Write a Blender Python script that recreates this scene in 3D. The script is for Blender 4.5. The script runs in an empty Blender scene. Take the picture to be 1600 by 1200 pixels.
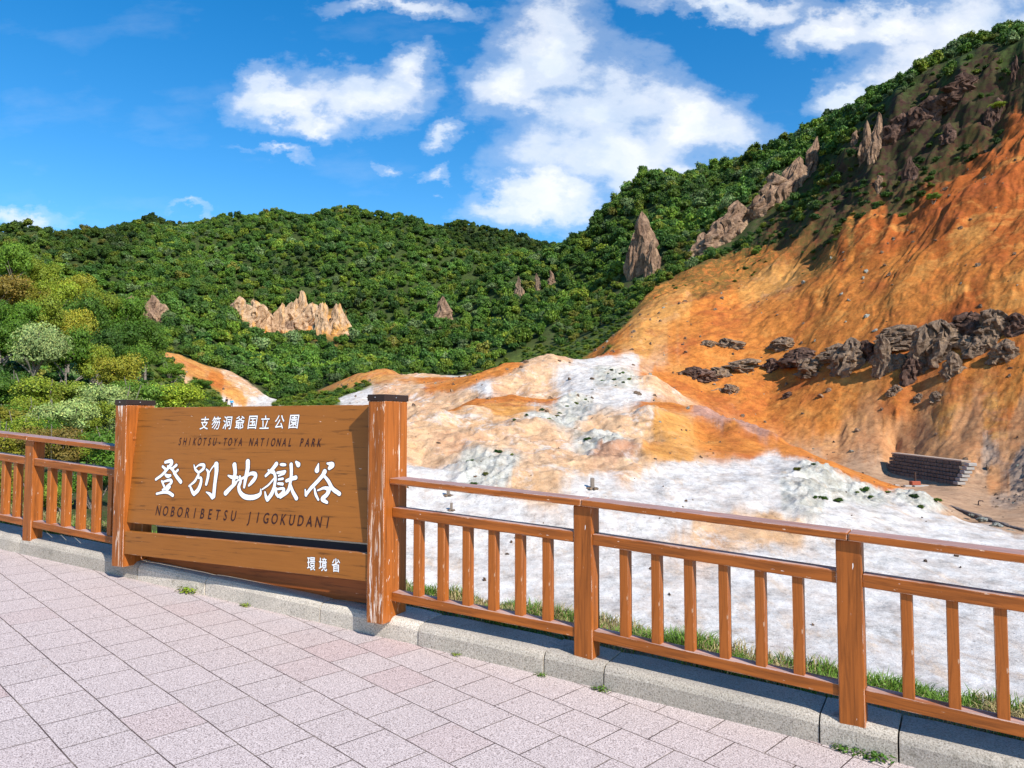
import bpy, bmesh, math, random
import numpy as np
from mathutils import Vector, Matrix
R = math.radians
random.seed(7)
rng = np.random.default_rng(11)
S = bpy.context.scene
COL = S.collection

# ------------------------------------------------------------------ camera, sky, sun
EYE = 1.6
FOC = 1200.0                      # focal length in pixels of a 1600 px wide frame
PITCH = math.atan(62 / 1200.0)
cam_d = bpy.data.cameras.new("camera")
cam = bpy.data.objects.new("camera", cam_d)
COL.objects.link(cam)
cam.location = (0, 0, EYE)
cam.rotation_euler = (math.pi / 2 + PITCH, 0, 0)
cam_d.sensor_width = 36.0
cam_d.lens = 27.0
cam_d.clip_start = 0.05
cam_d.clip_end = 6000
S.camera = cam
S.render.resolution_x = 1024
S.render.resolution_y = 768

SUN_DIR = Vector((0.49, -0.594, 0.642)).normalized()      # towards the sun
SUN_EL = math.asin(SUN_DIR.z)
SUN_AZ = math.atan2(SUN_DIR.x, SUN_DIR.y)
sun_d = bpy.data.lights.new("sun", 'SUN')
sun_d.energy = 4.6
sun_d.angle = R(0.5)
sun_d.color = (1.0, 0.95, 0.87)
sun = bpy.data.objects.new("sun", sun_d)
COL.objects.link(sun)
sun.rotation_euler = SUN_DIR.to_track_quat('Z', 'Y').to_euler()
S.view_settings.view_transform = 'Standard'
S.view_settings.look = 'None'
S.view_settings.exposure = 0.55
S.view_settings.gamma = 1.0


def ray(px, py):
    a = (px - 800) / FOC
    b = -(py - 600) / FOC
    return np.array([a, math.cos(PITCH) - b * math.sin(PITCH), math.sin(PITCH) + b * math.cos(PITCH)])


def atD(px, py, D):
    r = ray(px, py)
    r = r / r[1] * D
    return Vector((r[0], r[1], r[2] + EYE))


# clouds as (centre x, centre y, half width, half height) measured on the photograph, turned into directions
CLOUDS = [(560, 138, 135, 66), (440, 158, 95, 50), (500, 185, 60, 26), (640, 110, 60, 50),
          (860, 80, 120, 100), (800, 140, 90, 70), (940, 165, 170, 85), (1080, 190, 130, 70), (960, 240, 190, 90), (850, 310, 130, 50), (780, 300, 80, 30),
          (1020, 280, 120, 50), (1460, 110, 140, 90), (1560, 60, 190, 110), (1340, 165, 80, 40), (1285, 50, 70, 55), (1400, 40, 160, 50),
          (35, 330, 90, 24), (300, 343, 70, 11), (620, 8, 130, 22), (700, 215, 34, 24), (615, 260, 20, 14), (672, 262, 26, 14), (1120, 5, 200, 30), (440, 238, 80, 12)]

world = bpy.data.worlds.new("World")
S.world = world
world.use_nodes = True
nt = world.node_tree
nt.nodes.clear()


def N(nt, kind, **kw):
    n = nt.nodes.new(kind)
    for k, v in kw.items():
        setattr(n, k, v)
    return n


def L(nt, a, b):
    nt.links.new(a, b)


def math_node(nt, op, a, b=None, clamp=False):
    n = N(nt, 'ShaderNodeMath', operation=op)
    n.use_clamp = clamp
    for i, v in enumerate((a, b)):
        if v is None:
            continue
        if isinstance(v, (int, float)):
            n.inputs[i].default_value = v
        else:
            L(nt, v, n.inputs[i])
    return n.outputs[0]


def mix_rgb(nt, fac, a, b, mode='MIX'):
    n = N(nt, 'ShaderNodeMix', data_type='RGBA', blend_type=mode)
    for sock, v in ((n.inputs[0], fac), (n.inputs[6], a), (n.inputs[7], b)):
        if isinstance(v, (int, float)):
            sock.default_value = v
        elif isinstance(v, tuple):
            sock.default_value = (*v, 1) if len(v) == 3 else v
        else:
            L(nt, v, sock)
    return n.outputs[2]


def ramp(nt, fac, stops, interp='LINEAR'):
    n = N(nt, 'ShaderNodeValToRGB')
    cr = n.color_ramp
    cr.interpolation = interp
    while len(cr.elements) < len(stops):
        cr.elements.new(0.5)
    for e, (p, c) in zip(cr.elements, stops):
        e.position = p
        e.color = (c, c, c, 1) if isinstance(c, (int, float)) else (*c, 1)
    L(nt, fac, n.inputs[0])
    return n.outputs[0]


def noise_tex(nt, vec, scale, detail=4, rough=0.55, dist=0.0):
    n = N(nt, 'ShaderNodeTexNoise')
    n.inputs['Scale'].default_value = scale
    n.inputs['Detail'].default_value = detail
    n.inputs['Roughness'].default_value = rough
    n.inputs['Distortion'].default_value = dist
    if vec is not None:
        L(nt, vec, n.inputs['Vector'])
    return n.outputs[0]


def mapping(nt, vec, scale=(1, 1, 1), rot=(0, 0, 0), loc=(0, 0, 0)):
    n = N(nt, 'ShaderNodeMapping')
    n.inputs['Scale'].default_value = scale
    n.inputs['Rotation'].default_value = rot
    n.inputs['Location'].default_value = loc
    L(nt, vec, n.inputs[0])
    return n.outputs[0]


sky = N(nt, 'ShaderNodeTexSky')
sky.sky_type = 'NISHITA'
sky.sun_disc = False
sky.sun_elevation = SUN_EL
sky.sun_rotation = SUN_AZ
sky.air_density = 1.0
sky.dust_density = 0.15
sky.ozone_density = 2.0
hs = N(nt, 'ShaderNodeHueSaturation')
hs.inputs['Saturation'].default_value = 1.45
hs.inputs['Value'].default_value = 1.3
L(nt, sky.outputs[0], hs.inputs['Color'])
tc = N(nt, 'ShaderNodeTexCoord')
sep = N(nt, 'ShaderNodeSeparateXYZ')
L(nt, tc.outputs['Generated'], sep.inputs[0])
yy = math_node(nt, 'MAXIMUM', math_node(nt, 'ABSOLUTE', sep.outputs[1]), 0.05)
uu = math_node(nt, 'DIVIDE', sep.outputs[0], yy)
ww = math_node(nt, 'DIVIDE', sep.outputs[2], yy)
cmb = N(nt, 'ShaderNodeCombineXYZ')
L(nt, uu, cmb.inputs[0])
L(nt, ww, cmb.inputs[1])
uv = cmb.outputs[0]
n1 = N(nt, 'ShaderNodeTexNoise')
n1.inputs['Scale'].default_value = 7
n1.inputs['Detail'].default_value = 6
n1.inputs['Roughness'].default_value = 0.62
L(nt, mapping(nt, uv, (1, 1.5, 1)), n1.inputs['Vector'])
sub = N(nt, 'ShaderNodeVectorMath', operation='SUBTRACT')
sub.inputs[1].default_value = (0.5, 0.5, 0.5)
L(nt, n1.outputs[1], sub.inputs[0])
scl = N(nt, 'ShaderNodeVectorMath', operation='SCALE')
scl.inputs['Scale'].default_value = 0.16
L(nt, sub.outputs[0], scl.inputs[0])
add = N(nt, 'ShaderNodeVectorMath', operation='ADD')
L(nt, uv, add.inputs[0])
L(nt, scl.outputs[0], add.inputs[1])
wuv = add.outputs[0]
dens = None
for (cx, cy, rx, ry) in CLOUDS:
    r0 = ray(cx, cy)
    cu, cw = r0[0] / r0[1], r0[2] / r0[1]
    sx, sy = FOC / rx, FOC / ry
    m = mapping(nt, wuv, (sx, sy, 1), (0, 0, 0), (-cu * sx, -cw * sy, 0))
    ln = N(nt, 'ShaderNodeVectorMath', operation='LENGTH')
    L(nt, m, ln.inputs[0])
    v = math_node(nt, 'SUBTRACT', 1.15, ln.outputs['Value'])
    v = math_node(nt, 'MULTIPLY', v, min(1.0, 0.35 + ry / 60))
    dens = v if dens is None else math_node(nt, 'SMOOTH_MAX', dens, v)
    if dens.node.operation == 'SMOOTH_MAX':
        dens.node.inputs[2].default_value = 0.25
nz = noise_tex(nt, mapping(nt, uv, (1, 1.6, 1), (0, 0, R(25))), 7, 10, 0.6)
d2 = math_node(nt, 'ADD', dens, math_node(nt, 'MULTIPLY', math_node(nt, 'SUBTRACT', nz, 0.5), 1.5))
cm = ramp(nt, d2, [(0.0, 0.0), (0.32, 0.20), (0.72, 0.72), (1.0, 0.90)], 'EASE')
veil = noise_tex(nt, mapping(nt, uv, (1, 2.6, 1), (0, 0, R(-20))), 3.2, 7, 0.6)
veil = ramp(nt, veil, [(0.52, 0.0), (0.85, 0.2)])
cm = math_node(nt, 'MAXIMUM', cm, veil)
shade = noise_tex(nt, mapping(nt, wuv, (1, 1.5, 1)), 6, 5, 0.55)
ccol = ramp(nt, shade, [(0.3, (0.70, 0.80, 0.93)), (0.62, (0.97, 0.98, 1.0))])
bg1 = N(nt, 'ShaderNodeBackground')
bg1.inputs[1].default_value = 0.10
L(nt, hs.outputs[0], bg1.inputs[0])
bg2 = N(nt, 'ShaderNodeBackground')
bg2.inputs[1].default_value = 0.78
L(nt, ccol, bg2.inputs[0])
mx = N(nt, 'ShaderNodeMixShader')
L(nt, cm, mx.inputs[0])
L(nt, bg1.outputs[0], mx.inputs[1])
L(nt, bg2.outputs[0], mx.inputs[2])
wo = N(nt, 'ShaderNodeOutputWorld')
L(nt, mx.outputs[0], wo.inputs[0])

# ------------------------------------------------------------------ helpers


def link(o, parent=None):
    COL.objects.link(o)
    if parent is not None:
        o.parent = parent
    return o


def tag(o, label=None, cat=None, group=None, kind=None):
    if label:
        o['label'] = label
    if cat:
        o['category'] = cat
    if group:
        o['group'] = group
    if kind:
        o['kind'] = kind
    return o


def empty(name, loc=(0, 0, 0), rz=0.0, parent=None):
    o = bpy.data.objects.new(name, None)
    o.location = loc
    o.rotation_euler = (0, 0, rz)
    o.empty_display_size = 0.2
    return link(o, parent)


def mesh_obj(name, bm, mat, parent=None, smooth=False):
    me = bpy.data.meshes.new(name)
    if isinstance(bm, bmesh.types.BMesh):
        bm.normal_update()
        bm.to_mesh(me)
        bm.free()
    if mat is not None:
        me.materials.append(mat)
    if smooth:
        me.polygons.foreach_set('use_smooth', [True] * len(me.polygons))
    return link(bpy.data.objects.new(name, me), parent)


def np_mesh(name, verts, faces, mat=None, smooth=False, cols=None):
    """faces: (n,k) int array. cols: dict name -> (nverts,4)"""
    verts = np.asarray(verts, dtype=np.float32)
    faces = np.asarray(faces, dtype=np.int32)
    me = bpy.data.meshes.new(name)
    me.vertices.add(len(verts))
    me.vertices.foreach_set('co', verts.ravel())
    k = faces.shape[1]
    me.loops.add(faces.size)
    me.loops.foreach_set('vertex_index', faces.ravel())
    me.polygons.add(len(faces))
    me.polygons.foreach_set('loop_start', np.arange(0, faces.size, k, dtype=np.int32))
    me.update(calc_edges=True)
    me.polygons.foreach_set('use_smooth', np.full(len(faces), bool(smooth)))
    if mat is not None:
        me.materials.append(mat)
    if cols:
        for nme, arr in cols.items():
            at = me.attributes.new(nme, 'FLOAT_COLOR', 'POINT')
            at.data.foreach_set('color', np.asarray(arr, dtype=np.float32).ravel())
    return me


def bm_box(bm, x0, x1, y0, y1, z0, z1, bevel=0.0, mat=None, taper=0.0, seg=1):
    r = bmesh.ops.create_cube(bm, size=1.0)
    for v in r['verts']:
        v.co = Vector((x0 + (v.co.x + .5) * (x1 - x0), y0 + (v.co.y + .5) * (y1 - y0), z0 + (v.co.z + .5) * (z1 - z0)))
    vs = r['verts']
    if bevel > 0:
        es = list({e for v in vs for e in v.link_edges})
        rr = bmesh.ops.bevel(bm, geom=es, offset=bevel, segments=seg, affect='EDGES', profile=0.6)
        vs = list({v for f in rr['faces'] for v in f.verts} | {v for v in vs if v.is_valid})
    if mat is not None:
        for v in vs:
            v.co = mat @ v.co
    return vs


# --- numpy gradient noise
_perm = rng.permutation(256)
_perm = np.concatenate([_perm, _perm, _perm])
_ang = rng.random(256) * 2 * np.pi
_gx, _gy = np.cos(_ang), np.sin(_ang)


def perlin(x, y):
    xi = np.floor(x).astype(np.int64)
    yi = np.floor(y).astype(np.int64)
    xf, yf = x - xi, y - yi
    xi &= 255
    yi &= 255
    u = xf * xf * xf * (xf * (xf * 6 - 15) + 10)
    v = yf * yf * yf * (yf * (yf * 6 - 15) + 10)

    def g(ix, iy, fx, fy):
        h = _perm[_perm[ix & 255] + (iy & 255)]
        return _gx[h] * fx + _gy[h] * fy
    a = g(xi, yi, xf, yf)
    b = g(xi + 1, yi, xf - 1, yf)
    c = g(xi, yi + 1, xf, yf - 1)
    d = g(xi + 1, yi + 1, xf - 1, yf - 1)
    return ((a + u * (b - a)) * (1 - v) + (c + u * (d - c)) * v) * 1.5


def fbm(x, y, oct=4, gain=0.5, lac=2.03):
    s = 0
    a = 1.0
    for i in range(oct):
        s = s + a * perlin(x + 17.3 * i, y - 9.1 * i)
        x = x * lac
        y = y * lac
        a *= gain
    return s


def ridged(x, y, oct=4, gain=0.5, lac=2.1):
    s = 0
    a = 1.0
    for i in range(oct):
        s = s + a * (1 - 2 * np.abs(perlin(x + 31.7 * i, y + 5.3 * i)))
        x = x * lac
        y = y * lac
        a *= gain
    return s


def sstep(a, b, x):
    t = np.clip((x - a) / (b - a), 0, 1)
    return t * t * (3 - 2 * t)


# --- the sloping paved ground: z = GX x + GY y + Z0
GX, GY, Z0 = -.0476, .0443, -.23
KERB_H = 0.15


def gz(x, y):
    return GX * x + GY * y + Z0


KERB = np.array([(-12., 11.3), (-8.5, 9.5), (-5.11, 7.72), (-3.87, 7.12), (-2.69, 6.52), (-1.44, 5.87), (-.68, 5.49), (.21, 5.03), (.78, 4.72), (1.63, 4.25), (1.95, 4.07), (4.5, 2.55), (8.0, 0.3), (12, -2.3)])


def kerb_y(x):
    return np.interp(x, KERB[:, 0], KERB[:, 1])


def kerb_dist(x, y):
    return (y - kerb_y(x)) * 0.875          # about perpendicular


# ------------------------------------------------------------------ materials
def new_mat(name):
    m = bpy.data.materials.new(name)
    m.use_nodes = True
    nt = m.node_tree
    bsdf = nt.nodes['Principled BSDF']
    bsdf.inputs['Specular IOR Level'].default_value = 0.3
    return m, nt, bsdf


def bump(nt, bsdf, height, strength=0.5, dist=0.02):
    b = N(nt, 'ShaderNodeBump')
    b.inputs['Strength'].default_value = strength
    b.inputs['Distance'].default_value = dist
    L(nt, height, b.inputs['Height'])
    L(nt, b.outputs[0], bsdf.inputs['Normal'])
    return b


def obj_co(nt):
    return N(nt, 'ShaderNodeTexCoord').outputs['Object']


def plain_mat(name, col, rough=0.7, metal=0.0, nscale=30, var=0.2):
    m, nt, b = new_mat(name)
    f = noise_tex(nt, obj_co(nt), nscale, 4)
    c = mix_rgb(nt, f, tuple(x * (1 - var) for x in col), tuple(min(1, x * (1 + var)) for x in col))
    L(nt, c, b.inputs['Base Color'])
    b.inputs['Roughness'].default_value = rough
    b.inputs['Metallic'].default_value = metal
    return m


def wood_mat(name, col, grain_axis=0, wear=0.5, peel=0.0, top_wear=0.0, bleach=(0.55, 0.40, 0.36), grainy=0.5):
    """painted timber: darker grain, chipped spots, worn edges, sun bleached upward faces"""
    m, nt, b = new_mat(name)
    oc = obj_co(nt)
    sc = [26, 26, 26]
    sc[grain_axis] = 1.4
    g = noise_tex(nt, mapping(nt, oc, tuple(sc)), 1.6, 5, 0.65, 0.6)
    big = noise_tex(nt, oc, 2.2, 3)
    dark = tuple(x * 0.55 for x in col)
    lite = tuple(min(1, x * 1.18) for x in col)
    gc = ramp(nt, g, [(0.33, tuple(x * .8 for x in dark)), (0.30 + 0.3 * (1 - grainy) + .05, col), (0.75, lite)])
    c = mix_rgb(nt, math_node(nt, 'MULTIPLY', big, 0.35), gc, tuple(x * 0.72 for x in col))
    geo = N(nt, 'ShaderNodeNewGeometry')
    # worn edges
    bv = N(nt, 'ShaderNodeBevel', samples=4)
    bv.inputs['Radius'].default_value = 0.007
    dt = N(nt, 'ShaderNodeVectorMath', operation='DOT_PRODUCT')
    L(nt, bv.outputs[0], dt.inputs[0])
    L(nt, geo.outputs['Normal'], dt.inputs[1])
    edge = ramp(nt, dt.outputs['Value'], [(0.86, 1.0), (0.985, 0.0)])
    sc2 = [16, 16, 16]
    sc2[grain_axis] = 3.5
    en = noise_tex(nt, mapping(nt, oc, tuple(sc2)), 1.6, 5, 0.7)
    en = ramp(nt, en, [(0.56 - 0.1 * wear, 0.0), (0.62 - 0.1 * wear, 1.0)])
    chips = noise_tex(nt, mapping(nt, oc, tuple(x * 2 for x in sc2)), 2.2, 3, 0.5)
    low = ramp(nt, noise_tex(nt, oc, 3.0, 2), [(0.45, 0.0), (0.6, 0.05 * wear)])
    chips = ramp(nt, math_node(nt, 'ADD', chips, low), [(0.728, 0.0), (0.748, 1.0)])
    w = math_node(nt, 'MAXIMUM', math_node(nt, 'MULTIPLY', edge, en), chips)
    if peel > 0:
        sc3 = [13, 13, 13]
        sc3[grain_axis] = 1.1
        pn = noise_tex(nt, mapping(nt, oc, tuple(sc3)), 1.3, 6, 0.72, 1.2)
        # peeling is strongest on the weather side, the narrow front of the post
        sepn = N(nt, 'ShaderNodeSeparateXYZ')
        tcn = N(nt, 'ShaderNodeTexCoord')
        L(nt, tcn.outputs['Normal'], sepn.inputs[0])
        fr = ramp(nt, math_node(nt, 'MULTIPLY', sepn.outputs[1], -1.0), [(0.3, 0.0), (0.8, 1.0)])
        thr = math_node(nt, 'ADD', pn, math_node(nt, 'MULTIPLY', fr, peel))
        pm = ramp(nt, thr, [(0.66, 0.0), (0.70, 1.0)])
        w = math_node(nt, 'MAXIMUM', w, pm)
    bare = ramp(nt, noise_tex(nt, mapping(nt, oc, tuple(sc)), 2.2, 4), [(0.35, (0.42, 0.20, 0.10)), (0.5, (0.70, 0.47, 0.32)), (0.62, (0.82, 0.74, 0.68))])
    c = mix_rgb(nt, w, c, bare)
    if top_wear > 0:
        sn = N(nt, 'ShaderNodeSeparateXYZ')
        L(nt, geo.outputs['Normal'], sn.inputs[0])
        up = ramp(nt, sn.outputs[2], [(0.5, 0.0), (0.85, 1.0)])
        tn = noise_tex(nt, mapping(nt, oc, tuple(sc2)), 1.0, 5, 0.7)
        tm = math_node(nt, 'MULTIPLY', up, ramp(nt, tn, [(0.55 - top_wear * .3, 0.15), (0.62 - top_wear * .15, 1.0)]))
        bl = ramp(nt, g, [(0.3, tuple(x * 0.6 for x in bleach)), (0.6, bleach)])
        c = mix_rgb(nt, math_node(nt, 'MULTIPLY', tm, 0.85), c, bl)
    L(nt, c, b.inputs['Base Color'])
    L(nt, ramp(nt, big, [(0.3, 0.38), (0.7, 0.6)]), b.inputs['Roughness'])
    h = math_node(nt, 'SUBTRACT', math_node(nt, 'MULTIPLY', g, 0.5), math_node(nt, 'MULTIPLY', w, 0.6))
    bump(nt, b, h, 0.45, 0.004)
    return m


PAINT = (0.375, 0.106, 0.016)
BOARD = (0.305, 0.106, 0.016)
M = {}
M['post'] = wood_mat('painted_post', PAINT, 2, wear=0.9, grainy=0.3)
M['signpost'] = wood_mat('peeling_post', PAINT, 2, wear=1.3, peel=0.125, grainy=0.3)
M['rail'] = wood_mat('painted_rail', PAINT, 0, wear=0.8, top_wear=0.5, grainy=0.3)
M['handrail'] = wood_mat('bleached_handrail', PAINT, 0, wear=1.3, top_wear=1.0, bleach=(0.42, 0.27, 0.25), grainy=0.3)
M['baluster'] = wood_mat('painted_baluster', PAINT, 2, wear=0.9, grainy=0.3)
M['board'] = wood_mat('sign_board_wood', BOARD, 0, wear=0.25, grainy=0.75)
M['back_board'] = wood_mat('back_board_wood', (0.33, 0.09, 0.02), 0, wear=0.5, grainy=0.5)
M['cap'] = plain_mat('dark_cap_metal', (0.035, 0.02, 0.018), 0.35, 0.3)
M['white_paint'] = plain_mat('white_lettering_paint', (0.86, 0.86, 0.86), 0.5, 0, 60, 0.05)
M['dark_paint_and_shade'] = plain_mat('dark_lettering_and_shade', (0.035, 0.008, 0.008), 0.5)  # dark English lettering, and the painted shadow rims of the white letters
M['steel'] = plain_mat('grey_steel', (0.35, 0.35, 0.35), 0.4, 0.8)


def granite_mat():
    m, nt, b = new_mat('kerb_granite')
    oc = obj_co(nt)
    f = noise_tex(nt, oc, 110, 3, 0.75)
    big = noise_tex(nt, oc, 1.3, 4, 0.6)
    at = N(nt, 'ShaderNodeAttribute', attribute_name='tone')
    c = ramp(nt, f, [(0.34, (0.16, 0.135, 0.11)), (0.47, (0.47, 0.41, 0.34)), (0.6, (0.60, 0.535, 0.455)), (0.72, (0.76, 0.70, 0.62))])
    c = mix_rgb(nt, ramp(nt, big, [(0.35, 0.45), (0.65, 0.0)]), c, (0.22, 0.20, 0.17))
    c = mix_rgb(nt, 1.0, c, at.outputs[0], 'MULTIPLY')
    st = noise_tex(nt, oc, 9, 5, 0.7)
    c = mix_rgb(nt, ramp(nt, st, [(0.6, 0.0), (0.72, 0.55)]), c, (0.12, 0.11, 0.08))
    L(nt, c, b.inputs['Base Color'])
    b.inputs['Roughness'].default_value = 0.85
    bump(nt, b, f, 0.6, 0.004)
    return m


def paving_mat():
    """speckled pink slabs in half bond, one third of a metre"""
    m, nt, b = new_mat('pink_paving')
    oc = obj_co(nt)
    # slight waviness of the joints
    wn = N(nt, 'ShaderNodeTexNoise')
    wn.inputs['Scale'].default_value = 1.6
    wn.inputs['Detail'].default_value = 3
    L(nt, oc, wn.inputs['Vector'])
    sb = N(nt, 'ShaderNodeVectorMath', operation='SUBTRACT')
    sb.inputs[1].default_value = (.5, .5, .5)
    L(nt, wn.outputs[1], sb.inputs[0])
    sl = N(nt, 'ShaderNodeVectorMath', operation='SCALE')
    sl.inputs['Scale'].default_value = 0.02
    L(nt, sb.outputs[0], sl.inputs[0])
    ad = N(nt, 'ShaderNodeVectorMath', operation='ADD')
    L(nt, oc, ad.inputs[0])
    L(nt, sl.outputs[0], ad.inputs[1])
    # object axes are turned so that x runs along a course: rows at v = 1.61, joints at u = 4.49
    mp = mapping(nt, ad.outputs[0], (1, 1, 1), (0, 0, 0), (-4.49 + .3333 * 30, -1.61 + .325 * 40, 0))
    br = N(nt, 'ShaderNodeTexBrick')
    br.offset = 0.5
    br.offset_frequency = 2
    br.inputs['Scale'].default_value = 1.0
    br.inputs['Mortar Size'].default_value = 0.0042
    br.inputs['Mortar Smooth'].default_value = 0.35
    br.inputs['Brick Width'].default_value = .3333
    br.inputs['Row Height'].default_value = .325
    br.inputs['Color1'].default_value = (0, 0, 0, 1)
    br.inputs['Color2'].default_value = (1, 1, 1, 1)
    br.inputs['Mortar'].default_value = (.5, .5, .5, 1)
    L(nt, mp, br.inputs['Vector'])
    tile = ramp(nt, br.outputs['Color'], [(0.0, (0.575, 0.50, 0.475)), (0.5, (0.61, 0.53, 0.505)), (0.86, (0.585, 0.505, 0.48)), (1.0, (0.58, 0.455, 0.43))])
    sp = noise_tex(nt, oc, 130, 3, 0.8)
    spk = ramp(nt, sp, [(0.37, (0.15, 0.12, 0.125)), (0.455, (0.68, 0.64, 0.63)), (0.56, (1.0, 0.98, 0.98)), (0.68, (1.22, 1.2, 1.2))])
    c = mix_rgb(nt, 1.0, tile, spk, 'MULTIPLY')
    dirt = noise_tex(nt, oc, 0.9, 5, 0.65)
    c = mix_rgb(nt, ramp(nt, dirt, [(0.4, 0.0), (0.75, 0.28)]), c, (0.42, 0.34, 0.33))
    st = noise_tex(nt, oc, 6, 4, 0.7)
    c = mix_rgb(nt, ramp(nt, st, [(0.66, 0.0), (0.78, 0.35)]), c, (0.36, 0.24, 0.18))
    fac = br.outputs['Fac']
    c = mix_rgb(nt, fac, c, mix_rgb(nt, ramp(nt, noise_tex(nt, oc, 5, 4, .7), [(.45, 0.0), (.62, 1.0)]), (0.075, 0.05, 0.045), (0.22, 0.17, 0.14)))
    L(nt, c, b.inputs['Base Color'])
    b.inputs['Roughness'].default_value = 0.8
    h = math_node(nt, 'SUBTRACT', math_node(nt, 'MULTIPLY', sp, 0.25), fac)
    bump(nt, b, h, 0.55, 0.005)
    return m


M['granite'] = granite_mat()
M['paving'] = paving_mat()


def terrain_mat():
    m, nt, b = new_mat('volcanic_ground')
    oc = obj_co(nt)
    at = N(nt, 'ShaderNodeAttribute', attribute_name='soil')
    at2 = N(nt, 'ShaderNodeAttribute', attribute_name='mask')    # r orange-ness, g vegetation, b white-ness
    sp = N(nt, 'ShaderNodeSeparateColor')
    L(nt, at2.outputs['Color'], sp.inputs[0])
    base = at.outputs['Color']
    n_big = noise_tex(nt, oc, 0.12, 8, 0.7, 0.5)
    n_mid = noise_tex(nt, oc, 0.9, 7, 0.72)
    n_fine = noise_tex(nt, oc, 9, 5, 0.7)
    # tone variation, oxide blotches
    c = mix_rgb(nt, ramp(nt, n_mid, [(0.40, 0.0), (0.70, 0.8)]), base, mix_rgb(nt, 1.0, base, (0.66, 0.56, 0.50), 'MULTIPLY'))
    red = math_node(nt, 'MULTIPLY', sp.outputs[0], ramp(nt, n_big, [(0.50, 0.0), (0.62, 0.8)]))
    c = mix_rgb(nt, red, c, (0.36, 0.085, 0.025))
    yel = math_node(nt, 'MULTIPLY', sp.outputs[0], ramp(nt, n_big, [(0.36, 0.7), (0.46, 0.0)]))
    c = mix_rgb(nt, yel, c, (0.62, 0.30, 0.08))
    strk = noise_tex(nt, mapping(nt, oc, (1.0, .22, .5), (0, 0, R(-32))), 1.4, 9, 0.8, .3)
    c = mix_rgb(nt, ramp(nt, strk, [(0.54, 0.0), (0.68, 0.42)]), c, mix_rgb(nt, 1.0, c, (0.55, 0.42, 0.36), 'MULTIPLY'))
    strk2 = noise_tex(nt, mapping(nt, oc, (1.0, .3, .6), (0, 0, R(-25)), (9, 4, 2)), .8, 8, 0.75, .3)
    c = mix_rgb(nt, math_node(nt, 'MULTIPLY', sp.outputs[2], ramp(nt, strk2, [(0.54, 0.0), (0.64, 0.45)])), c, (0.52, 0.34, 0.19))
    wp = math_node(nt, 'MULTIPLY', math_node(nt, 'MULTIPLY', sp.outputs[0], sp.outputs[2]), 4.0, True)
    npz = noise_tex(nt, mapping(nt, oc, (1, .6, 1), (0, 0, R(-30))), .35, 9, .78, .4)
    c = mix_rgb(nt, math_node(nt, 'MULTIPLY', wp, ramp(nt, npz, [(.52, 0.0), (.62, .95)])), c, (.63, .60, .565))
    # grey stony speckle on the white ground
    vor = N(nt, 'ShaderNodeTexVoronoi')
    vor.inputs['Scale'].default_value = 3.2
    L(nt, mapping(nt, oc, (1, 1, 1.6)), vor.inputs['Vector'])
    stones = ramp(nt, vor.outputs['Distance'], [(0.07, 1.0), (0.16, 0.0)])
    sel = ramp(nt, noise_tex(nt, oc, 0.35, 5, 0.7), [(0.5, 0.0), (0.62, 1.0)])
    stones = math_node(nt, 'MULTIPLY', stones, sel)
    dirt = math_node(nt, 'MULTIPLY', sp.outputs[2], ramp(nt, noise_tex(nt, mapping(nt, oc, (1.5, .5, 1), (0, 0, R(28))), 2.2, 12, 0.9), [(0.50, 0.0), (0.66, 0.5)]))
    c = mix_rgb(nt, dirt, c, (0.30, 0.285, 0.275))
    spot = ramp(nt, noise_tex(nt, oc, 4.5, 4, 0.6), [(0.66, 0.0), (0.70, 1.0)])
    c = mix_rgb(nt, math_node(nt, 'MULTIPLY', math_node(nt, 'MAXIMUM', spot, stones), 0.6), c, (0.17, 0.13, 0.11))
    grain = noise_tex(nt, mapping(nt, oc, (1, 1, 1.4)), 0.7, 15, 0.88)
    c = mix_rgb(nt, 1.0, c, ramp(nt, grain, [(0.38, 0.50), (0.47, 0.88), (0.53, 1.03), (0.64, 1.25)]), 'MULTIPLY')
    pit = ramp(nt, noise_tex(nt, oc, 14, 5, 0.75), [(0.58, 0.0), (0.66, 0.7)])
    c = mix_rgb(nt, pit, c, mix_rgb(nt, 1.0, c, (0.38, 0.35, 0.34), 'MULTIPLY'))
    # sparse green film in places
    veg = math_node(nt, 'MULTIPLY', sp.outputs[1], ramp(nt, noise_tex(nt, oc, 0.8, 6, 0.75), [(0.44, 0.0), (0.52, 1.0)]))
    vc = ramp(nt, n_fine, [(0.35, (0.022, 0.035, 0.010)), (0.65, (0.075, 0.105, 0.028))])
    c = mix_rgb(nt, veg, c, vc)
    L(nt, c, b.inputs['Base Color'])
    b.inputs['Roughness'].default_value = 0.95
    b.inputs['Specular IOR Level'].default_value = 0.1
    n_grit = noise_tex(nt, oc, 34, 4, 0.7)
    h = math_node(nt, 'ADD', math_node(nt, 'MULTIPLY', n_mid, math_node(nt, 'ADD', math_node(nt, 'MULTIPLY', sp.outputs[0], 0.6), 0.22)), math_node(nt, 'MULTIPLY', n_fine, 0.11))
    h = math_node(nt, 'ADD', h, math_node(nt, 'MULTIPLY', stones, 0.1))
    h = math_node(nt, 'ADD', h, math_node(nt, 'MULTIPLY', n_grit, 0.05))
    bump(nt, b, h, 0.7, 0.45)
    return m


M['terrain'] = terrain_mat()


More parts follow.
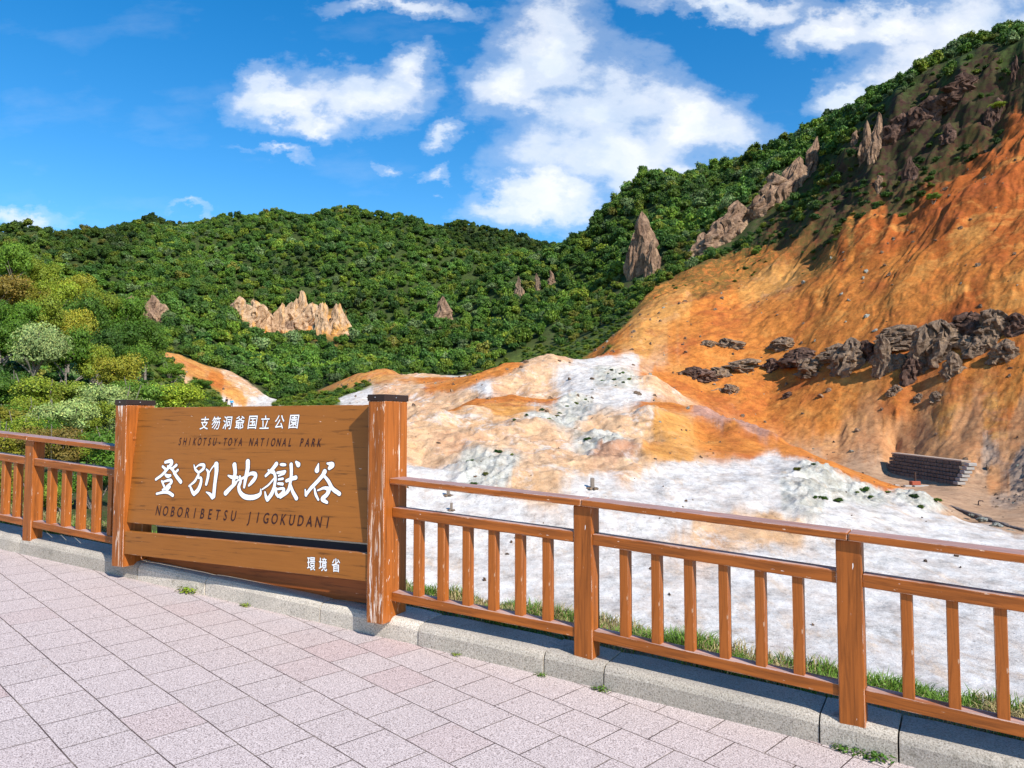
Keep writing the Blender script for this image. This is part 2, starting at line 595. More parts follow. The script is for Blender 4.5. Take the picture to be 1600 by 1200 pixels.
def rock_mat(name, c1, c2, c3, scale=0.5):
    m, nt, b = new_mat(name)
    oc = obj_co(nt)
    f = noise_tex(nt, mapping(nt, oc, (1, 1, 0.35)), scale, 8, 0.72, 0.4)
    g = noise_tex(nt, oc, scale * 5, 6, 0.7)
    c = ramp(nt, f, [(0.36, c1), (0.5, c2), (0.64, c3)])
    c = mix_rgb(nt, ramp(nt, g, [(0.45, 0.0), (0.62, 0.6)]), c, tuple(x * 0.5 for x in c1))
    L(nt, c, b.inputs['Base Color'])
    b.inputs['Roughness'].default_value = 0.95
    b.inputs['Specular IOR Level'].default_value = 0.1
    bump(nt, b, math_node(nt, 'ADD', f, math_node(nt, 'MULTIPLY', g, 0.5)), 1.0, 0.5)
    return m


M['rock_grey'] = rock_mat('grey_lava_rock', (0.14, 0.09, 0.06), (0.25, 0.18, 0.13), (0.42, 0.27, 0.155), 0.6)
M['rock_brown'] = rock_mat('brown_tuff_rock', (0.15, 0.09, 0.06), (0.28, 0.18, 0.12), (0.44, 0.29, 0.18), 0.3)
M['rock_dark'] = rock_mat('dark_cliff_rock', (0.05, 0.03, 0.024), (0.12, 0.07, 0.052), (0.24, 0.15, 0.115), 0.35)  # dark rock, with the shade of the cliff put into its colour
M['rock_yellow'] = rock_mat('ochre_tuff_rock', (0.36, 0.21, 0.11), (0.52, 0.36, 0.23), (0.62, 0.29, 0.05), 0.16)
M['rock_pale'] = rock_mat('pale_sulphur_rock', (0.20, 0.19, 0.15), (0.46, 0.46, 0.38), (0.70, 0.70, 0.66), 1.2)


def leaf_mat(name, mode):
    m, nt, b = new_mat(name)
    if mode == 'inst':
        a = N(nt, 'ShaderNodeAttribute', attribute_name='tint', attribute_type='INSTANCER')
        tint = a.outputs['Color']
    else:
        a = N(nt, 'ShaderNodeObjectInfo')
        tint = a.outputs['Color']
    v = N(nt, 'ShaderNodeAttribute', attribute_name='leaf')
    c = mix_rgb(nt, 1.0, tint, v.outputs['Color'], 'MULTIPLY')
    L(nt, c, b.inputs['Base Color'])
    b.inputs['Roughness'].default_value = 0.55
    b.inputs['Specular IOR Level'].default_value = 0.25
    tr = N(nt, 'ShaderNodeBsdfTranslucent')
    L(nt, c, tr.inputs[0])
    ms = N(nt, 'ShaderNodeMixShader')
    ms.inputs[0].default_value = 0.22
    out = nt.nodes['Material Output']
    L(nt, b.outputs[0], ms.inputs[1])
    L(nt, tr.outputs[0], ms.inputs[2])
    L(nt, ms.outputs[0], out.inputs[0])
    return m


M['leaf_inst'] = leaf_mat('forest_foliage', 'inst')
M['leaf'] = leaf_mat('leaf_foliage', 'obj')
M['bark'] = plain_mat('grey_bark', (0.20, 0.17, 0.14), 0.9, 0, 14, 0.4)

#@@TERRAIN
# ------------------------------------------------------------------ terrain
# (px, py, depth, class): surveyed points of the valley; depth is metres ahead of the viewpoint
# classes: W white, O orange, R red brown, Y ochre, P pale pink, G low green scrub, F forest floor, K dark cliff with its shade in the colour, S sandy floor, H shrubby slope
PTS = [
    # white apron below the railing
    (620, 1150, 19, 'W'), (900, 1150, 19, 'W'), (1150, 1160, 19, 'W'), (1400, 1160, 19, 'W'), (1700, 1180, 18.5, 'W'), (2100, 1190, 18, 'W'),
    (620, 985, 28, 'W'), (900, 1010, 26.5, 'W'), (1150, 1060, 24, 'W'), (1400, 1070, 23.5, 'W'), (1700, 1090, 22.5, 'W'), (2100, 1100, 22, 'W'),
    (650, 900, 35, 'W'), (900, 930, 33, 'W'), (1150, 960, 30.5, 'W'), (1400, 990, 28, 'W'), (1700, 1000, 27.5, 'W'), (2100, 1010, 27, 'W'),
    (650, 845, 39.5, 'W'), (800, 850, 39, 'W'), (1000, 875, 37, 'W'), (1200, 890, 35.5, 'W'), (1450, 920, 33, 'W'), (1700, 930, 32, 'W'), (2100, 940, 32, 'W'),
    (650, 790, 44.5, 'W'), (780, 795, 43.5, 'W'), (930, 768, 46, 'W'), (1050, 800, 43, 'W'), (1100, 820, 41.5, 'P'), (1200, 828, 41, 'P'), (1320, 850, 39, 'W'), (1500, 885, 36, 'W'), (1700, 895, 35, 'W'), (2100, 900, 34, 'W'),
    (1100, 795, 44, 'W'), (1200, 790, 45, 'W'), (1320, 800, 44, 'W'), (1450, 830, 42.5, 'W'), (1560, 852, 40, 'W'), (1700, 868, 38, 'W'),
    # speckled pale hummocks, left and middle
    (660, 745, 48.5, 'W'), (740, 725, 50.5, 'Wg'), (790, 735, 49.5, 'Wg'), (830, 745, 48, 'P'), (660, 700, 57, 'P'), (760, 690, 58, 'P'), (700, 665, 66, 'P'), (850, 690, 57, 'P'), (900, 720, 52, 'P'), (960, 700, 55, 'R2'), (980, 720, 52, 'P'),
    (640, 650, 73, 'P'), (1020, 760, 48, 'W'), (1080, 740, 51, 'W'), (1120, 750, 50, 'W'), (1040, 700, 57, 'Y'), (950, 655, 66, 'P'), (945, 685, 58, 'Wg'), (1000, 680, 60, 'P'),
    # middle ridge with the purple flank
    (1050, 628, 78, 'O'), (1110, 640, 76, 'P2'), (1160, 655, 72, 'P2'), (1200, 675, 69, 'P2'), (1250, 700, 64, 'O'), (1300, 722, 60, 'O'), (1360, 748, 56, 'O'), (1430, 778, 52, 'Wg'), (1490, 806, 47, 'W'), (1560, 832, 43, 'W'), (1640, 850, 40, 'W'),
    (1100, 690, 66, 'O'), (1160, 700, 62, 'O'), (1200, 735, 55, 'W'), (1280, 745, 53, 'Wg'), (1330, 770, 50, 'Wg'), (1260, 775, 46, 'Wg'), (1180, 760, 48, 'W'), (1400, 800, 46, 'W'), (1000, 650, 68, 'P'), (1060, 665, 66, 'Y'),
    # orange mound C
    (690, 642, 80, 'O'), (740, 620, 86, 'O'), (800, 613, 90, 'O'), (850, 622, 88, 'O'), (900, 632, 84, 'Wg'), (960, 628, 84, 'W'), (800, 640, 78, 'Y'), (740, 650, 72, 'P'), (880, 655, 70, 'Wg'),
    # mound B
    (740, 590, 112, 'O'), (790, 570, 116, 'O'), (860, 557, 120, 'P'), (930, 560, 120, 'W'), (990, 562, 122, 'W'), (830, 590, 105, 'P'), (900, 590, 104, 'W'), (970, 590, 104, 'Wg'), (1020, 590, 104, 'P'), (760, 605, 100, 'W'), (900, 612, 95, 'W'), (1000, 615, 92, 'W'),
    # back left mounds
    (560, 585, 150, 'Y'), (600, 576, 150, 'Y'), (640, 586, 152, 'P'), (680, 590, 140, 'O'), (730, 589, 150, 'W'), (560, 620, 118, 'W'), (620, 612, 118, 'P'), (660, 620, 105, 'P'), (700, 608, 115, 'O'), (640, 640, 90, 'P'),
    (600, 640, 90, 'W'), (540, 640, 95, 'W'), (480, 632, 110, 'G'), (520, 622, 135, 'G'),
    (740, 630, 97, 'P'), (800, 622, 101, 'P'), (690, 652, 90, 'P'), (850, 630, 98, 'P'), (1050, 641, 90, 'T'), (1110, 656, 88, 'T'), (1160, 672, 84, 'T'), (1205, 694, 79, 'T'), (1250, 718, 74, 'T'),
    (860, 568, 134, 'G'), (930, 572, 134, 'G'), (790, 582, 130, 'G'), (600, 588, 160, 'G'),
    # sandy valley floor with the wall
    (1300, 728, 89, 'S'), (1340, 742, 83, 'S'), (1380, 752, 77, 'S'), (1500, 772, 67, 'S'), (1420, 765, 71, 'S'), (1500, 790, 60, 'S'), (1600, 800, 55, 'S'), (1600, 828, 46, 'S'), (1750, 810, 52, 'S'), (2000, 820, 50, 'S'), (1370, 739, 84, 'S'), (1495, 758, 71.5, 'S'),
    (1280, 742, 82, 'S'), (1200, 732, 88, 'S'), (1500, 820, 50, 'S'),
    # rubble foot right
    (1560, 752, 73, 'T'), (1600, 775, 66, 'Sg'), (1600, 725, 73, 'Sg'), (1540, 725, 77, 'Sg'), (1700, 745, 62, 'Sg'), (1600, 665, 79, 'T'), (1900, 700, 58, 'T'),
    # the great orange slope
    (1380, 705, 88.8, 'T'), (1400, 708, 91, 'T'), (1430, 712, 87, 'T'), (1460, 716, 83, 'T'), (1500, 722, 78, 'T'), (1383, 740, 84.5, 'S'), (1410, 745, 81, 'S'), (1440, 750, 77.5, 'S'), (1470, 755, 74, 'S'), (1505, 762, 71, 'S'), (1310, 700, 94.0, 'T'), (1500, 690, 82.8, 'T'), (1480, 640, 87.9, 'Y'), (1550, 650, 83.0, 'Y'), (1400, 640, 93.3, 'O'), (1300, 640, 100.9, 'O'), (1200, 640, 111, 'O'), (1100, 600, 118, 'O'), (1040, 600, 115, 'O'), (1000, 570, 122, 'T'),
    (1200, 590, 117, 'O'), (1300, 590, 106.7, 'O'), (1600, 580, 85.5, 'O'), (1500, 570, 92.8, 'O'), (1400, 570, 100.3, 'O'), (1100, 550, 125, 'O'), (1000, 540, 130, 'Y'), (940, 556, 130, 'O'),
    (1600, 500, 92.3, 'O'), (1500, 510, 98.7, 'R'), (1400, 510, 107.3, 'O'), (1300, 520, 116.1, 'O'), (1200, 520, 128, 'O'), (1100, 500, 136, 'O'), (1000, 505, 140, 'Y'), (1050, 470, 150, 'Y'), (950, 535, 140, 'O'),
    (1600, 420, 100.3, 'O'), (1500, 430, 108.0, 'O'), (1400, 430, 118.3, 'O'), (1300, 440, 129.0, 'O'), (1200, 440, 146, 'Y'), (1100, 445, 156, 'Og'), (1120, 425, 164, 'Og'), (1050, 445, 165, 'Og'),
    (1600, 330, 111.2, 'R'), (1500, 350, 119.1, 'R'), (1400, 365, 129.0, 'R'), (1300, 385, 139.8, 'Og'), (1200, 405, 158, 'Og'), (1150, 420, 164, 'Og'), (1450, 320, 130.4, 'R'), (1350, 365, 136.2, 'R'),
    (1600, 250, 123.0, 'R'), (1550, 250, 129.5, 'R'), (1500, 285, 129.9, 'R'), (1400, 330, 135.7, 'Kg'), (1300, 345, 148.7, 'Kg'), (1220, 375, 168, 'Kg'), (1600, 195, 134, 'R'), (1560, 205, 138, 'Kg'), (1450, 280, 138.2, 'Kg'), (1350, 335, 142.4, 'Kg'), (1170, 395, 172, 'Hk'), (1500, 245, 137.7, 'Kg'), (1250, 345, 168, 'Hk'), (1150, 385, 185, 'H'),
    (1600, 160, 138, 'K'), (1500, 205, 145, 'K'), (1400, 260, 151.2, 'K'), (1330, 300, 154.3, 'K'), (1270, 325, 178, 'Hk'), (1400, 290, 144.1, 'K'), (1450, 245, 145.8, 'K'), (1550, 180, 141, 'K'),
    (1600, 85, 143, 'K'), (1500, 125, 149, 'K'), (1400, 175, 159, 'K'), (1350, 215, 169, 'K'), (1300, 262, 171.7, 'Hk'), (1450, 150, 154, 'K'), (1550, 105, 146, 'K'),
    (1600, 58, 148, 'F'), (1500, 96, 155, 'F'), (1400, 146, 165, 'F'), (1350, 198, 178, 'F'), (1330, 205, 200, 'F'),
    (1600, 80, 185, 'F'), (1450, 160, 200, 'F'), (1900, -60, 140, 'F'), (1900, 100, 126, 'K'), (1900, 300, 102, 'O'), (1900, 500, 82, 'O'), (2200, 500, 74, 'O'), (2200, 0, 130, 'F'), (1900, 620, 68, 'O'), (1900, 0, 190, 'F'),
    # forested right flank
    (1290, 210, 215, 'F'), (1250, 205, 235, 'F'), (1250, 260, 205, 'F'), (1200, 235, 250, 'F'), (1200, 300, 200, 'H'), (1150, 265, 275, 'F'), (1150, 320, 215, 'F'), (1100, 295, 290, 'F'), (1100, 360, 220, 'F'), (1090, 400, 190, 'H'),
    (1050, 310, 300, 'F'), (1050, 380, 235, 'F'), (1050, 430, 185, 'H'), (1000, 325, 320, 'F'), (1000, 400, 240, 'F'), (1000, 460, 180, 'H'), (950, 340, 335, 'F'), (950, 420, 250, 'F'), (950, 490, 185, 'H'), (930, 545, 155, 'G'),
    (900, 358, 350, 'F'), (900, 440, 260, 'F'), (900, 510, 190, 'H'), (890, 552, 160, 'G'), (850, 392, 370, 'F'), (850, 470, 270, 'F'), (850, 530, 200, 'F'), (830, 570, 165, 'G'), (800, 585, 165, 'G'), (800, 500, 250, 'F'), (800, 550, 195, 'F'),
    (1250, 300, 330, 'F'), (1100, 380, 400, 'F'), (1000, 400, 430, 'F'), (900, 420, 450, 'F'),
    # back hills
    (750, 590, 165, 'F'), (750, 550, 220, 'F'), (740, 500, 280, 'F'), (700, 590, 170, 'F'), (700, 540, 225, 'F'), (650, 585, 170, 'F'), (650, 530, 240, 'F'), (600, 572, 170, 'F'), (600, 500, 290, 'F'), (550, 580, 175, 'F'), (550, 530, 240, 'F'),
    (760, 465, 340, 'F'), (780, 428, 420, 'F'), (820, 418, 470, 'F'), (700, 450, 370, 'F'), (690, 402, 470, 'F'), (650, 362, 510, 'F'), (600, 352, 530, 'F'), (560, 348, 540, 'F'), (500, 352, 545, 'F'), (450, 358, 550, 'F'), (380, 362, 560, 'F'),
    (600, 420, 420, 'F'), (500, 420, 400, 'F'), (450, 530, 270, 'F'), (450, 470, 330, 'F'), (380, 530, 250, 'F'), (380, 430, 360, 'F'), (300, 440, 360, 'F'), (300, 390, 450, 'F'), (250, 470, 290, 'F'), (200, 440, 310, 'F'),
    (450, 590, 185, 'F'), (380, 575, 190, 'F'), (320, 545, 210, 'F'), (250, 520, 230, 'F'), (200, 500, 240, 'F'), (200, 390, 430, 'F'), (100, 420, 350, 'F'), (0, 420, 330, 'F'), (0, 368, 460, 'F'), (60, 372, 480, 'F'), (150, 380, 560, 'F'), (-300, 350, 430, 'F'), (-300, 300, 600, 'F'),
    (240, 353, 740, 'F'), (150, 368, 740, 'F'), (320, 362, 740, 'F'), (730, 362, 740, 'F'), (670, 368, 740, 'F'), (790, 376, 740, 'F'), (835, 394, 740, 'F'), (850, 400, 700, 'F'), (560, 380, 700, 'F'), (1000, 430, 700, 'F'), (1400, 380, 700, 'F'),
    (-300, 400, 520, 'F'), (0, 395, 530, 'F'), (60, 400, 540, 'F'), (240, 392, 620, 'F'), (150, 410, 620, 'F'), (620, 395, 620, 'F'), (730, 430, 580, 'F'), (790, 420, 580, 'F'), (690, 420, 600, 'F'), (560, 400, 640, 'F'), (850, 430, 560, 'F'), (700, 480, 360, 'F'), (740, 455, 400, 'F'),
    (0, 400, 800, 'F'), (240, 400, 860, 'F'), (730, 410, 860, 'F'), (1200, 450, 860, 'F'), (-300, 380, 860, 'F'), (1900, 300, 500, 'F'),
    (440, 518, 286, 'Y'), (485, 514, 288, 'Y'),
    # left bank with trees and the orange scar
    (0, 480, 95, 'F'), (60, 490, 95, 'F'), (120, 510, 100, 'F'), (180, 530, 110, 'F'), (240, 555, 125, 'H'), (-300, 430, 90, 'F'), (0, 500, 125, 'F'), (120, 525, 150, 'F'), (-300, 460, 130, 'F'),
    (0, 540, 70, 'F'), (60, 560, 72, 'F'), (120, 575, 78, 'F'), (180, 595, 84, 'H'), (0, 600, 52, 'H'), (100, 620, 56, 'H'), (180, 630, 66, 'G'), (240, 643, 84, 'G'), (300, 641, 100, 'G'), (340, 641, 115, 'G'), (300, 612, 128, 'G'), (250, 600, 112, 'G'),
    (280, 552, 160, 'Y'), (300, 572, 156, 'Y'), (330, 590, 152, 'O'), (360, 608, 150, 'Y'), (280, 590, 142, 'P'), (320, 612, 142, 'G'), (362, 638, 143, 'W'), (400, 634, 145, 'W'), (365, 588, 162, 'P'), (385, 605, 158, 'P'), (405, 620, 155, 'W'), (440, 632, 150, 'G'), (430, 615, 168, 'F'),
    (265, 550, 172, 'F'), (330, 565, 180, 'F'),
    (-300, 600, 45, 'F'), (0, 660, 36, 'H'), (120, 670, 38, 'H'), (240, 668, 50, 'G'), (350, 660, 70, 'G'), (450, 650, 80, 'G'), (-300, 640, 28, 'H'),
    (0, 720, 22, 'H'), (120, 730, 22, 'H'), (250, 720, 25, 'H'), (400, 700, 35, 'G'), (530, 690, 45, 'W'), (0, 790, 14, 'H'), (150, 800, 13.5, 'H'), (300, 810, 15, 'G'), (450, 800, 30, 'G'), (550, 800, 42, 'W'), (540, 880, 34, 'W'), (-300, 760, 14, 'H'), (-900, 700, 14, 'H'), (-900, 600, 40, 'F'), (-900, 450, 120, 'F'), (-900, 350, 400, 'F'), (-900, 380, 800, 'F'),
]
CLS = {  # base colour, mask (orange, vegetation, white)
    'W': ((.65, .62, .585), (0, 0, 1)), 'Wg': ((.57, .555, .50), (0, .22, 1)), 'P': ((.63, .405, .235), (.3, 0, .5)), 'P2': ((.40, .22, .165), (.15, 0, .2)), 'R2': ((.48, .27, .165), (.4, 0, .3)),
    'O': ((.58, .205, .043), (.8, .04, 0)), 'Og': ((.48, .19, .045), (.8, .6, 0)), 'Y': ((.58, .275, .075), (.7, 0, .03)), 'R': ((.44, .118, .026), (.9, .08, 0)),
    'T': ((.52, .265, .12), (.35, 0, 0)), 'B': ((.17, .115, .085), (.0, .05, 0)),
    'G': ((.13, .17, .035), (0, .45, 0)), 'F': ((.035, .05, .015), (0, 1, 0)), 'H': ((.09, .085, .04), (0, .9, 0)), 'Hk': ((.08, .05, .028), (.1, .7, 0)), 'K': ((.058, .030, .024), (.05, .45, 0)), 'Kg': ((.10, .048, .026), (.15, .55, 0)),  # K and Kg: shade of the cliff face is put into these dark colours
    'S': ((.45, .29, .18), (.05, 0, .1)), 'Sg': ((.36, .26, .19), (0, .0, .4))}
CN = list(CLS)
KV = 0.42


def pt_uvt(px, py, D):
    r = ray(px, py)
    return r[0] / r[1], math.log(D), r[2] / r[1]


UVT = np.array([pt_uvt(*p[:3]) for p in PTS])
CU, CV, CT = UVT[:, 0], UVT[:, 1] * KV, UVT[:, 2]
CI = np.array([CN.index(p[3]) for p in PTS])
_d = np.sqrt((CU[:, None] - CU) ** 2 + (CV[:, None] - CV) ** 2)


def _k(r):
    return np.where(r > 1e-9, r * r * np.log(np.maximum(r, 1e-9)), 0) * 0.35 - r * 0.65


n = NPT = len(PTS)
A = np.zeros((n + 3, n + 3))
A[:n, :n] = _k(_d) + np.eye(n) * 0.0015
Pm = np.stack([np.ones(n), CU, CV], 1)
A[:n, n:] = Pm
A[n:, :n] = Pm.T
W_ = np.linalg.solve(A, np.concatenate([CT, np.zeros(3)]))


def tps(u, v):
    out = np.empty(len(u))
    for s in range(0, len(u), 20000):
        uu_, vv_ = u[s:s + 20000], v[s:s + 20000]
        r = np.sqrt((uu_[:, None] - CU) ** 2 + (vv_[:, None] - CV) ** 2)
        out[s:s + 20000] = _k(r) @ W_[:NPT] + W_[NPT] + W_[NPT + 1] * uu_ + W_[NPT + 2] * vv_
    return out


_cols = np.array([CLS[k][0] for k in CN])
_msk = np.array([CLS[k][1] for k in CN])
NC = len(CN)


B_I = CN.index('B')


def classes(u, v, p=3.2, soft=2e-5):
    """soft nearest-point class weights"""
    W = np.zeros((len(u), NC))
    for s in range(0, len(u), 20000):
        uu_, vv_ = u[s:s + 20000], v[s:s + 20000]
        r2 = (uu_[:, None] - CU) ** 2 + ((vv_[:, None] - CV) * 1.15) ** 2
        w = 1.0 / (r2 + soft) ** p
        for c in range(NC):
            W[s:s + 20000, c] = w[:, CI == c].sum(1)
    W[:, B_I] *= .05
    return W / W.sum(1, keepdims=True)


OR_I = [CN.index(c) for c in ('O', 'Og', 'R', 'Y', 'T')]
K_I = [CN.index(c) for c in ('K', 'Kg', 'Hk')]
F_I = [CN.index(c) for c in ('F',)]
W_I = [CN.index(c) for c in ('W', 'Wg', 'P', 'P2', 'R2')]


def surface(x, y, with_class=False):
    """height of the valley at plan positions (arrays)"""
    y = np.maximum(y, 0.5)
    lim = 12.5 + 7.5 * sstep(-.42, -.28, x / np.maximum(y, 3.0))
    D = np.maximum(y, lim)
    # the survey is read by bearing from the viewpoint and log distance
    u = np.clip(x / np.maximum(y, 3.0), -1.6, 1.6)
    v = np.log(D) * KV
    # tiny irregularity so that the borders wander
    wu = fbm(x / (D * .045), y / (D * .045), 6, .62) * 0.018
    wv = fbm(x / (D * .045) + 40, y / (D * .045) + 11, 6, .62) * 0.009
    t = tps(u, v)
    z = EYE + t * D
    cw = classes(u, v, 1.9, 2e-4)           # smooth weights shape the relief
    wo = cw[:, OR_I].sum(1)
    wk = cw[:, K_I].sum(1)
    ww_ = cw[:, W_I].sum(1)
    wf = cw[:, F_I].sum(1)
    # slope frame of the great slope: s down, w across
    s = -.85 * x - .53 * y
    w = -.53 * x + .85 * y
    big = sstep(95, 130, D) * sstep(.12, .25, u)
    warp = fbm(x / 14, y / 14, 3) * 3
    gul = ridged((w + warp) / 13, s / 50 + 3, 4, 0.42)
    hi = .12 + .88 * sstep(10, 42, z)
    z = z + (wo * (1.6 + 1.1 * sstep(25, 50, z)) + wk * 1.5) * (gul - .75) * hi * sstep(60, 100, D)
    z = z + wo * hi * sstep(60, 100, D) * 3.6 * (ridged((w + warp * 1.4) / 27 + 5, s / 95, 2, .45) - .75)
    fine = ridged((w + warp) / 3.0, s / 9, 4, 0.6)
    z = z + (wo * .26 + wk * .2) * (fine - .75) * (.4 + .6 * hi) * sstep(45, 80, D)
    crag = ridged(x / 7.5, y / 7.5 + z / 9, 4, 0.42)
    z = z + wk * 1.8 * (crag - .75)
    z = z + cw[:, B_I] * .8 * (ridged(x / 3.2, y / 3.2 + z / 5, 4, .6) - .2)
    z = z + wo * .13 * sstep(60, 90, D) * fbm(x / 1.7, y / 1.7, 4, .6)
    # ledges in the middle of the slope (hard lava band)
    z = z + wo * big * (.25 + .75 * hi) * .8 * fbm(x / 9, y / 9, 4)
    # hummocky pale ground
    hm = fbm(x / 9.5, y / 9.5, 5, 0.44)
    wsm = ww_ - .62 * cw[:, CN.index('W')]
    z = z + wsm * sstep(34, 60, D) * (1.25 * hm + .22 * (ridged(x / 3.2, y / 3.2, 4, .6) - .9))
    z = z + ww_ * .06 * fbm(x / 1.6, y / 1.6, 4) * sstep(9, 14, D)
    wsg = cw[:, CN.index('Wg')] + cw[:, CN.index('Sg')]
    z = z + wsg * .24 * (ridged(x / 1.9, y / 1.9, 4, .6) - .6) * sstep(30, 50, D)
    z = z + cw[:, CN.index('S')] * .05 * fbm(x / 3, y / 3, 3)
    z = z + wf * sstep(130, 260, D) * (13 * ridged(x / 120 + 3, y / 150, 3, .45) - 8)
    # verge behind the kerb
    dk = kerb_dist(x, y)
    top = gz(x, y)
    zn = top + .10 - np.maximum(0, dk - .95) * .8 + .02 * fbm(x * 2, y * 2, 3)
    k = .25
    hmix = np.clip(.5 + .5 * (zn - z) / k, 0, 1)
    zz = z * (1 - hmix) + zn * hmix + k * hmix * (1 - hmix)
    zz = np.where(dk < .1, top - .3, zz)
    if with_class:
        return zz, classes(u + wu, v + wv), dk      # wandering borders colour the soil
    return zz


def surf_pt(px, D):
    """a point on the ground at a bearing and a depth"""
    x = (px - 800) / FOC * D
    z = float(surface(np.array([x]), np.array([D]))[0])
    return Vector((x, D, z))


NU = 860
rows = np.concatenate([np.exp(np.linspace(math.log(1.5), math.log(30), 150, endpoint=False)), np.linspace(30, 60, 170, endpoint=False),
                       np.linspace(60, 175, 560, endpoint=False), np.exp(np.linspace(math.log(175), math.log(860), 240)), np.array([1500., 3500.])])
us = np.concatenate([np.linspace(-1.5, -.75, 40, endpoint=False), np.linspace(-.75, .75, NU, endpoint=False), np.linspace(.75, 1.5, 60)])
UU, VV = np.meshgrid(us, rows)
X_, Y_ = (UU * VV).ravel(), VV.ravel()
Zs, CW, DK = surface(X_, Y_, True)
Zs = np.where(Y_ > 1000, Zs * 0 + 20, Zs)
soil = CW @ _cols
msk = CW @ _msk
vergeW = sstep(.05, .2, DK) * (1 - sstep(.9, 1.5, DK))
soil = soil * (1 - vergeW[:, None]) + np.array([.30, .24, .15]) * vergeW[:, None]
msk = msk * (1 - vergeW[:, None])
nr, nc_ = len(rows), len(us)
idx = np.arange(nr * nc_).reshape(nr, nc_)
F4 = np.stack([idx[:-1, :-1].ravel(), idx[:-1, 1:].ravel(), idx[1:, 1:].ravel(), idx[1:, :-1].ravel()], 1)
one = np.ones((len(X_), 1))
me = np_mesh('terrain', np.stack([X_, Y_, Zs], 1), F4, M['terrain'], True, {'soil': np.concatenate([soil, one], 1), 'mask': np.concatenate([msk, one], 1)})
terrain = link(bpy.data.objects.new('terrain', me))
tag(terrain, 'white and orange volcanic valley ground rising to hills', kind='structure')

#@@PAVING
# ------------------------------------------------------------------ pavement and kerb
un = np.array([-.732, .681])
un /= np.linalg.norm(un)
vn = np.array([-un[1], un[0]]) * -1            # (.681, .732)
pz = []
xs_e = [-12, -8.5, -5.11, -3.87, -2.69, -1.44, -.68, .21, .78, 1.63, 1.95, 4.5, 8.0, 12]
bm = bmesh.new()
front = [bm.verts.new((x, float(kerb_y(x)) + .04, 0)) for x in xs_e]
near = [bm.verts.new((x, -8.0, 0)) for x in xs_e]
for i in range(len(xs_e) - 1):
    bm.faces.new((near[i], near[i + 1], front[i + 1], front[i]))
for v in bm.verts:
    v.co.z = gz(v.co.x, v.co.y)
# local frame along the slab courses, so the joints follow object x / y
rotm = Matrix(((un[0], vn[0], 0), (un[1], vn[1], 0), (0, 0, 1)))
for v in bm.verts:
    p = rotm.transposed() @ v.co
    v.co = p
pav = mesh_obj('pavement', bm, M['paving'])
pav.matrix_world = rotm.to_4x4()
# course axis u runs away to the left, which makes the frame left handed unless y is flipped
tag(pav, 'speckled pink square paving slabs', kind='structure')

KW = 0.34


def kerb_pt(s_x, off):
    y = float(kerb_y(s_x))
    t = np.array([1.0, (float(kerb_y(s_x + .05)) - float(kerb_y(s_x - .05))) / .1])
    t /= np.linalg.norm(t)
    nrm = np.array([-t[1], t[0]])
    return s_x + nrm[0] * off, y + nrm[1] * off


def kerb_x_at(px):
    lo, hi = -12.0, 12.0
    k = (px - 800) / FOC
    for _ in range(50):
        mid = (lo + hi) / 2
        if mid / max(.3, float(kerb_y(mid))) < k:
            lo = mid
        else:
            hi = mid
    return (lo + hi) / 2


cuts = [-11.5, -10.1, -8.7, -7.35, -6.05] + [kerb_x_at(p) for p in (5, 37, 221, 325, 503, 655, 848, 940, 1270, 1390)] + [3.2, 3.6, 4.9, 6.2, 7.5, 8.8]
verts, faces, tones = [], [], []
prof = [(0.0, -.12), (0.0, KERB_H - .045), (.012, KERB_H - .02), (.034, KERB_H - .003), (.06, KERB_H), (KW - .02, KERB_H), (KW, KERB_H - .02), (KW, -.12)]
for i in range(len(cuts) - 1):
    a, b_ = cuts[i] + .004, cuts[i + 1] - .004
    m = max(2, int((b_ - a) / .12))
    dz = random.uniform(-.004, .004)
    do = random.uniform(-.005, .005)
    pale = 1.22 if -3.95 < (a + b_) / 2 < -.7 else random.uniform(.85, 1.02)
    base = len(verts)
    for j in range(m + 1):
        sx = a + (b_ - a) * j / m
        endb = .006 if j in (0, m) else 0.0
        for (o, h) in prof:
            oo = o + do
            hh = h + dz
            if endb and h > 0:
                hh -= endb
                oo += endb if o < .1 else -endb
            x, y = kerb_pt(sx, oo)
            verts.append((x, y, gz(x, y) + hh))
            tones.append((pale, pale, pale * random.uniform(.98, 1.0), 1))
    k = len(prof)
    for j in range(m):
        for q in range(k - 1):
            faces.append((base + j * k + q, base + j * k + q + 1, base + (j + 1) * k + q + 1, base + (j + 1) * k + q))
    for j in (0, m):                # end caps as strips
        for q in range(k // 2 - 1):
            v0, v1 = base + j * k + q, base + j * k + q + 1
            v2, v3 = base + j * k + k - 2 - q, base + j * k + k - 1 - q
            faces.append((v0, v1, v2, v3) if j else (v3, v2, v1, v0))
me = np_mesh('kerb', verts, faces, M['granite'], False, {'tone': tones})
kerb = link(bpy.data.objects.new('kerb', me))
tag(kerb, 'grey granite kerb stones edging the pink paving', kind='structure')

#@@FENCE
# ------------------------------------------------------------------ railings


def place_frame(x, y, z, dx, dy, dzs=0.0):
    """matrix whose x axis runs along (dx,dy,dzs), y axis away from the viewer, z up"""
    ex = Vector((dx, dy, dzs)).normalized()
    ny = Vector((-dy, dx, 0)).normalized()
    if ny.y < 0 and dx > 0:
        ny = -ny
    up = ex.cross(ny)
    return Matrix(((ex.x, ny.x, up.x, x), (ex.y, ny.y, up.y, y), (ex.z, ny.z, up.z, z), (0, 0, 0, 1)))


